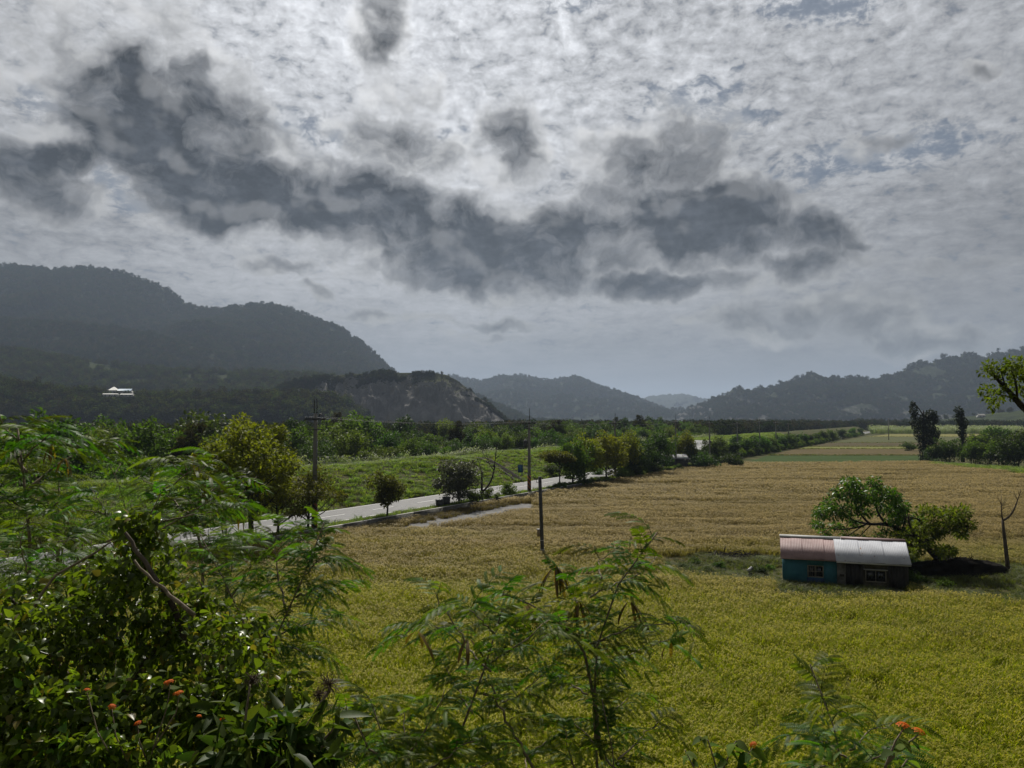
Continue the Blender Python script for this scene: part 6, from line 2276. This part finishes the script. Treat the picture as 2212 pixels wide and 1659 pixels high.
def feather_tree(name, label, D, px, top, width, seed, n=420, size=1.8, mat='frond_light'):
    rng = np.random.default_rng(seed)
    tp = np.array(W(px, top, D))
    root = np.array([tp[0], tp[1], float(gz(tp[0], tp[1])) - .05])
    H = tp[2] - root[2]
    o = empty(name, root)
    tag(o, label, 'tree')
    wv_ = width * D / FPX / 2
    limbs = [(bezier(np.zeros(3), np.array([rng.normal() * .3, rng.normal() * .3, H * .5]), np.array([0, 0, H * .92]), 9), .05 + .006 * H, .015)]
    tips = []
    for k in range(13):
        f = .30 + .62 * (k + rng.random()) / 13
        b = limbs[0][0][int(f * 8)]
        a = k * 2.4 + rng.random()
        e = np.array([math.cos(a) * wv_, math.sin(a) * wv_ * .9, 0]) * (.55 + .45 * rng.random()) * math.sin(min(1, 1.35 - f) * 1.6) + np.array([0, 0, min(b[2] + H * (.12 + .12 * rng.random()), H)])
        c = bezier(b, (b + e) / 2 + np.array([0, 0, .1 * H * rng.random()]), e, 7)
        limbs.append((c, .022, .006))
        tips.append(c)
        for _ in range(2):
            i = rng.integers(3, 6)
            e2 = c[i] + unit(rng.normal(size=3) + np.array([0, 0, .4])) * wv_ * .35
            c2 = bezier(c[i], (c[i] + e2) / 2, e2, 5)
            limbs.append((c2, .010, .004))
            tips.append(c2)
    me = skeleton(limbs, M['twig'], sides=5)
    link('trunk', me, o)
    mb = MB()
    for k in range(n):
        c = tips[rng.integers(len(tips))]
        p = c[rng.integers(len(c) // 3, len(c))] + rng.normal(size=3) * .04
        a = rng.random() * 6.28
        d = (math.cos(a), math.sin(a), .1 + .5 * rng.random())
        Rm = np.array(aim(d, rng.normal() * .4).to_matrix())
        V, F = FARR[rng.integers(4)]
        mb.add((V * size * (.7 + .6 * rng.random())) @ Rm.T + p, [F], .1 + .75 * rng.random())
    link('crown', mb.mesh('crown', M[mat]), o)
    return o


for args in (('feathery_tree', 'feathery green tree behind the pale trunked one at the left edge', 15.0, 130, 952, 240, 821, 420, 2.0),
             ('feathery_tree', 'broad feathery tree left of the drooping one, below the white houses', 17.0, 285, 1005, 250, 822, 400, 2.0),
             ('feathery_tree', 'feathery tree in front of the foot of the large yellow green tree', 18.0, 490, 1040, 180, 823, 300, 2.0),
             ('feathery_tree', 'feathery tree with its top cut by the left edge of the view', 12.0, -30, 905, 220, 824, 380, 1.8),
             ('feathery_tree', 'small feathery tree in front of the road at the far left', 14.0, 180, 1090, 200, 825, 260, 1.7)):
    feather_tree(*args[:7], n=args[7], size=args[8])


# ------------------------------------------------------------------ vine covered bush
def ovate(seed, L=.07, w=.052, fold=.2, curl=.25, heart=True):
    rng = np.random.default_rng(seed)
    xs = np.array([0, .12, .35, .62, .85, 1.0]) * L
    ws = np.array([.25 if heart else .05, .85, 1.0, .72, .34, .02]) * w / 2
    zs = -curl * L * (xs / L) ** 2
    V, F = [], []
    for x, wd, z in zip(xs, ws, zs):
        V += [(x, -wd, z + fold * wd), (x, 0, z), (x, wd, z + fold * wd)]
    for i in range(len(xs) - 1):
        a = i * 3
        F += [(a, a + 1, a + 4, a + 3), (a + 1, a + 2, a + 5, a + 4)]
    return np.array(V), np.array(F)


def leaf_meshes(mat, n, seed, **kw):
    out_ = []
    for k in range(n):
        rng = np.random.default_rng(seed + k)
        V, F = ovate(seed + k, fold=.1 + .35 * rng.random(), curl=.05 + .4 * rng.random(), **kw)
        out_.append((V, F, np_mesh('leaf', V, [F], np.full(len(F), rng.random()), True, (mat,))))
    return out_


VINE = leaf_meshes(M['vine_leaf'], 8, 900)
M['lantana_leaf'] = mat_leaf('lantana_leaf', (.03, .062, .012), (.11, .17, .02), .48, rough=.65, spec=.06, vary=.3)
LANT = leaf_meshes(M['lantana_leaf'], 6, 930, L=.06, w=.036)
LONG = leaf_meshes(M['dark_leaf'], 5, 920, L=.15, w=.05, heart=False)


def leafy(name, label, root_px, blobs, n, seed, kinds, size=1.0, objs=300, stems=(), mat='vine_leaf', cat='bush', up=.4, droop=.5):
    """a bush of large leaves: the leaves that show largest are single parts, the others one mass"""
    rng = np.random.default_rng(seed)
    w = np.array([b[2] * b[3] for b in blobs], float)
    ch = rng.choice(len(blobs), n, p=w / w.sum())
    bp = W(*root_px)
    root = np.array([bp.x, bp.y, float(gz(bp.x, bp.y))])
    o = empty(name, root)
    tag(o, label, cat)
    items = []
    for k in range(n):
        cx, cy, rx, ry, D = blobs[ch[k]]
        d = unit(rng.normal(size=3))
        d[1] = -abs(d[1]) if rng.random() < .72 else d[1]
        r = rng.random() ** .3
        kx = D / FPX
        c = np.array(W(cx, cy, D)) + d * np.array([rx * kx, min(rx, ry) * kx * .8, ry * kx]) * r
        nd = unit(d * .6 + rng.normal(size=3) * .5 + np.array([0, 0, -droop]))
        items.append((c, nd, size * (.6 + .75 * rng.random()), rng.integers(len(kinds)), rng.normal() * .9))
    items.sort(key=lambda q: q[0][1] / q[2])
    mb = MB()
    for k, (c, nd, s_, kd, roll) in enumerate(items):
        V, F, me = kinds[kd]
        if k < objs:
            link('leaf', me, o, c - root, aim(nd, roll), (s_, s_, s_))
        else:
            Rm = np.array(aim(nd, roll).to_matrix())
            mb.add((V * s_) @ Rm.T + c - root, [F], rng.random())
    if mb.n:
        fo = mb.build('foliage', M[mat], o, True)
        fo["kind"] = 'stuff'
    for pts, r0, r1 in stems:
        pts = np.asarray(pts, float)
        seg = np.linspace(0, 1, 9)
        sp = np.stack([np.interp(seg, np.linspace(0, 1, len(pts)), pts[:, j]) for j in range(3)], -1)
        sp[1:-1] += rng.normal(size=(7, 3)) * .004
        m2 = MB()
        m2.tube(sp - root, np.linspace(r0, r1, 9), 7)
        m2.build('stem', M['bark'] if r0 > .012 else M['twig'], o, True)
    return o


vine = leafy('vine_bush', 'dark vine smothered bush with glossy leaves filling the bottom left corner', (250, 1700, 4.3),
             [(110, 1420, 150, 130, 3.9), (290, 1330, 150, 110, 4.1), (330, 1190, 70, 75, 4.2), (300, 1140, 55, 40, 4.2), (440, 1430, 140, 110, 4.0), (120, 1570, 170, 110, 3.5), (340, 1540, 170, 90, 3.7), (60, 1330, 90, 80, 4.2), (540, 1380, 70, 60, 4.3), (240, 1250, 90, 60, 4.3),
              (560, 1500, 110, 60, 3.8), (30, 1480, 80, 120, 3.6), (430, 1310, 70, 60, 4.3), (200, 1640, 220, 60, 3.3)],
             8500, 951, VINE, .58, 300,
             stems=[(S(4.0, [(180, 1800), (200, 1640), (250, 1520), (340, 1400), (400, 1330)]), .035, .012), (S(4.2, [(250, 1560), (130, 1450), (60, 1330), (20, 1290)]), .02, .008), (S(4.0, [(400, 1400), (370, 1290), (300, 1200), (270, 1150)]), .018, .008),
                    (S(3.9, [(420, 1330), (350, 1270), (290, 1210)]), .012, .006), (S(3.8, [(150, 1800), (190, 1690), (220, 1590), (240, 1530)]), .012, .008), (S(4.0, [(0, 1330), (60, 1330), (120, 1240), (210, 1190), (240, 1170)]), .010, .004), (S(4.2, [(230, 1170), (330, 1130), (420, 1110)]), .006, .003)])
low = leafy('broadleaf_bush', 'bush with long drooping dark leaves and dry seed heads at the bottom left of centre', (640, 1750, 3.6),
            [(600, 1600, 120, 70, 3.3), (690, 1580, 60, 70, 3.4), (520, 1630, 100, 50, 3.2), (660, 1660, 100, 50, 3.1), (470, 1560, 70, 50, 3.5)], 420, 961, LONG, .75, 300, mat='dark_leaf',
            stems=[(S(3.4, [(560, 1800), (600, 1680), (650, 1590), (700, 1510), (712, 1485)]), .012, .005), (S(3.4, [(560, 1750), (530, 1640), (530, 1560), (540, 1480)]), .010, .004), (S(3.3, [(600, 1680), (690, 1620), (720, 1570)]), .008, .004)])
for k, (px, py, D, r_) in enumerate(((712, 1480, 3.4, .055), (545, 1470, 3.5, .05), (690, 1500, 3.45, .04))):
    rng = np.random.default_rng(970 + k)
    bp = np.array(W(px, py, D)) - np.array(low.location)
    mb = MB()
    for _ in range(90):
        d = unit(rng.normal(size=3) + np.array([0, 0, .2])) * r_ * (.4 + .8 * rng.random())
        mb.tube([bp, bp + d * .5 + rng.normal(size=3) * .008, bp + d], .0011, 3, rng.random(), cap=False)
    mb.build('seed_head', M['dead_tuft'], low)


# lantana with orange heads
def flower_head(rng, r=.016):
    mb = MB()
    for k in range(20):
        a, e = k * 2.4, 1.45 - 1.1 * k / 20
        c = np.array([math.cos(a) * math.cos(e), math.sin(a) * math.cos(e), math.sin(e) * .7]) * r
        n_ = unit(c + (0, 0, .01))
        t1 = unit(np.cross(n_, (0.2, .9, .1)))
        t2 = np.cross(n_, t1)
        q = .0052
        for j in range(4):
            b = j * math.pi / 2 + rng.random()
            d1 = t1 * math.cos(b) + t2 * math.sin(b)
            d2 = t1 * math.cos(b + .8) + t2 * math.sin(b + .8)
            mb.add([c, c + d1 * q + n_ * .001, c + (d1 + d2) * q * .75, c + d2 * q + n_ * .001], [[(0, 1, 2, 3)]], rng.random() if k > 5 else .95)
    return mb.mesh('flower_head', M['flower'])


HEADS = [flower_head(np.random.default_rng(k)) for k in range(3)]


def lantana(name, label, D, stems, heads, nleaf, seed, leaf_sz=.75):
    rng = np.random.default_rng(seed)
    s0 = S(D, stems[0])
    root = np.array(s0[0])
    root[2] = float(gz(root[0], root[1]))
    o = empty(name, root)
    tag(o, label, 'flower')
    m2 = MB()
    m2.tube([(0, 0, -.03), np.array(s0[0]) * .5 + root * .5 - root, np.array(s0[0]) - root], [.006, .005, .004], 5)
    m2.build('stem', M['twig'], o, True)
    for sp in stems:
        p3 = np.array(S(D, sp)) - root
        m2 = MB()
        m2.tube(p3, np.linspace(.004, .0018, len(p3)), 5)
        m2.build('stem', M['twig'], o, True)
        for k in range(nleaf):
            f = .1 + .85 * k / max(nleaf - 1, 1)
            p = np.array([np.interp(f, np.linspace(0, 1, len(p3)), p3[:, j]) for j in range(3)])
            a = k * 1.57 + rng.random()
            s_ = leaf_sz * (.7 + .5 * rng.random())
            link('leaf', LANT[rng.integers(6)][2], o, p, aim((math.cos(a), math.sin(a), .1 - .4 * rng.random()), rng.normal() * .4), (s_, s_, s_))
    for px, py, sc in heads:
        p = np.array(W(px, py, D)) - root
        link('flower_head', HEADS[rng.integers(3)], o, p, (rng.normal() * .3, rng.normal() * .3, rng.random() * 6), (sc, sc, sc))
    return o


lantana('lantana', 'flowering plant with two orange heads at the bottom right', 2.0, [[(1895, 1720), (1915, 1650), (1935, 1600), (1950, 1577)], [(1915, 1650), (1955, 1610), (1983, 1588)], [(1905, 1690), (1940, 1670), (1960, 1640)]], [(1950, 1571, 1.0), (1983, 1583, .95)], 5, 981)
lantana('lantana', 'flowering plant with one small orange head at the bottom, left of the young shrub', 2.9, [[(1560, 1720), (1545, 1650), (1530, 1600), (1510, 1590)], [(1555, 1700), (1600, 1650), (1626, 1616)], [(1550, 1690), (1580, 1620), (1590, 1600)], [(1555, 1715), (1500, 1660), (1480, 1620)]], [(1628, 1610, .8), (1600, 1640, .5)], 8, 982, 1.0)
lantana('lantana', 'flowering plant with scattered orange heads inside the vine covered bush', 3.25, [[(300, 1720), (330, 1620), (360, 1530), (368, 1480)], [(330, 1620), (380, 1540), (388, 1500)], [(300, 1700), (250, 1590), (242, 1532)], [(290, 1720), (210, 1580), (188, 1496)], [(320, 1650), (300, 1600), (298, 1568)],
        [(400, 1720), (460, 1620), (480, 1560)]], [(368, 1474, .9), (360, 1476, .7), (388, 1498, .9), (380, 1500, .7), (242, 1528, .9), (188, 1492, .8), (298, 1564, .9), (480, 1556, .8), (430, 1548, .6)], 5, 983)
M['pod_red'] = mat_noise('red_leaf', (.22, .05, .03), (.30, .10, .06), 12, .6, .3, world=False)
# fresh yellow leaved sprig on the bush
leafy('yellow_sprig', 'sprig of yellow green leaves above the vine covered bush at the left', (110, 1320, 4.3), [(110, 1345, 36, 26, 4.0), (90, 1365, 24, 18, 4.0)], 26, 991, leaf_meshes(M['leaf_lime'], 4, 940, L=.09, w=.04, heart=False), .8, 300, mat='leaf_lime',
      stems=[(S(4.05, [(70, 1500), (85, 1420), (100, 1370), (115, 1335)]), .006, .002)], cat='plant')


# ------------------------------------------------------------------ haze: the air of the valley
mh, nt, out = new_mat('haze')
v = nt.node('ShaderNodeVolumePrincipled')
v.inputs['Color'].default_value = (.46, .57, 0.74, 1)
v.inputs['Density'].default_value = 9e-5
v.inputs['Anisotropy'].default_value = 0.3
nt.l.new(v.outputs[0], out.inputs['Volume'])
mb = MB()
mb.box((0, 3500, 305), (26000, 26000, 626))
hz = mb.build('haze', mh)
tag(hz, 'thin blue grey haze filling the valley', 'haze', None, 'stuff')
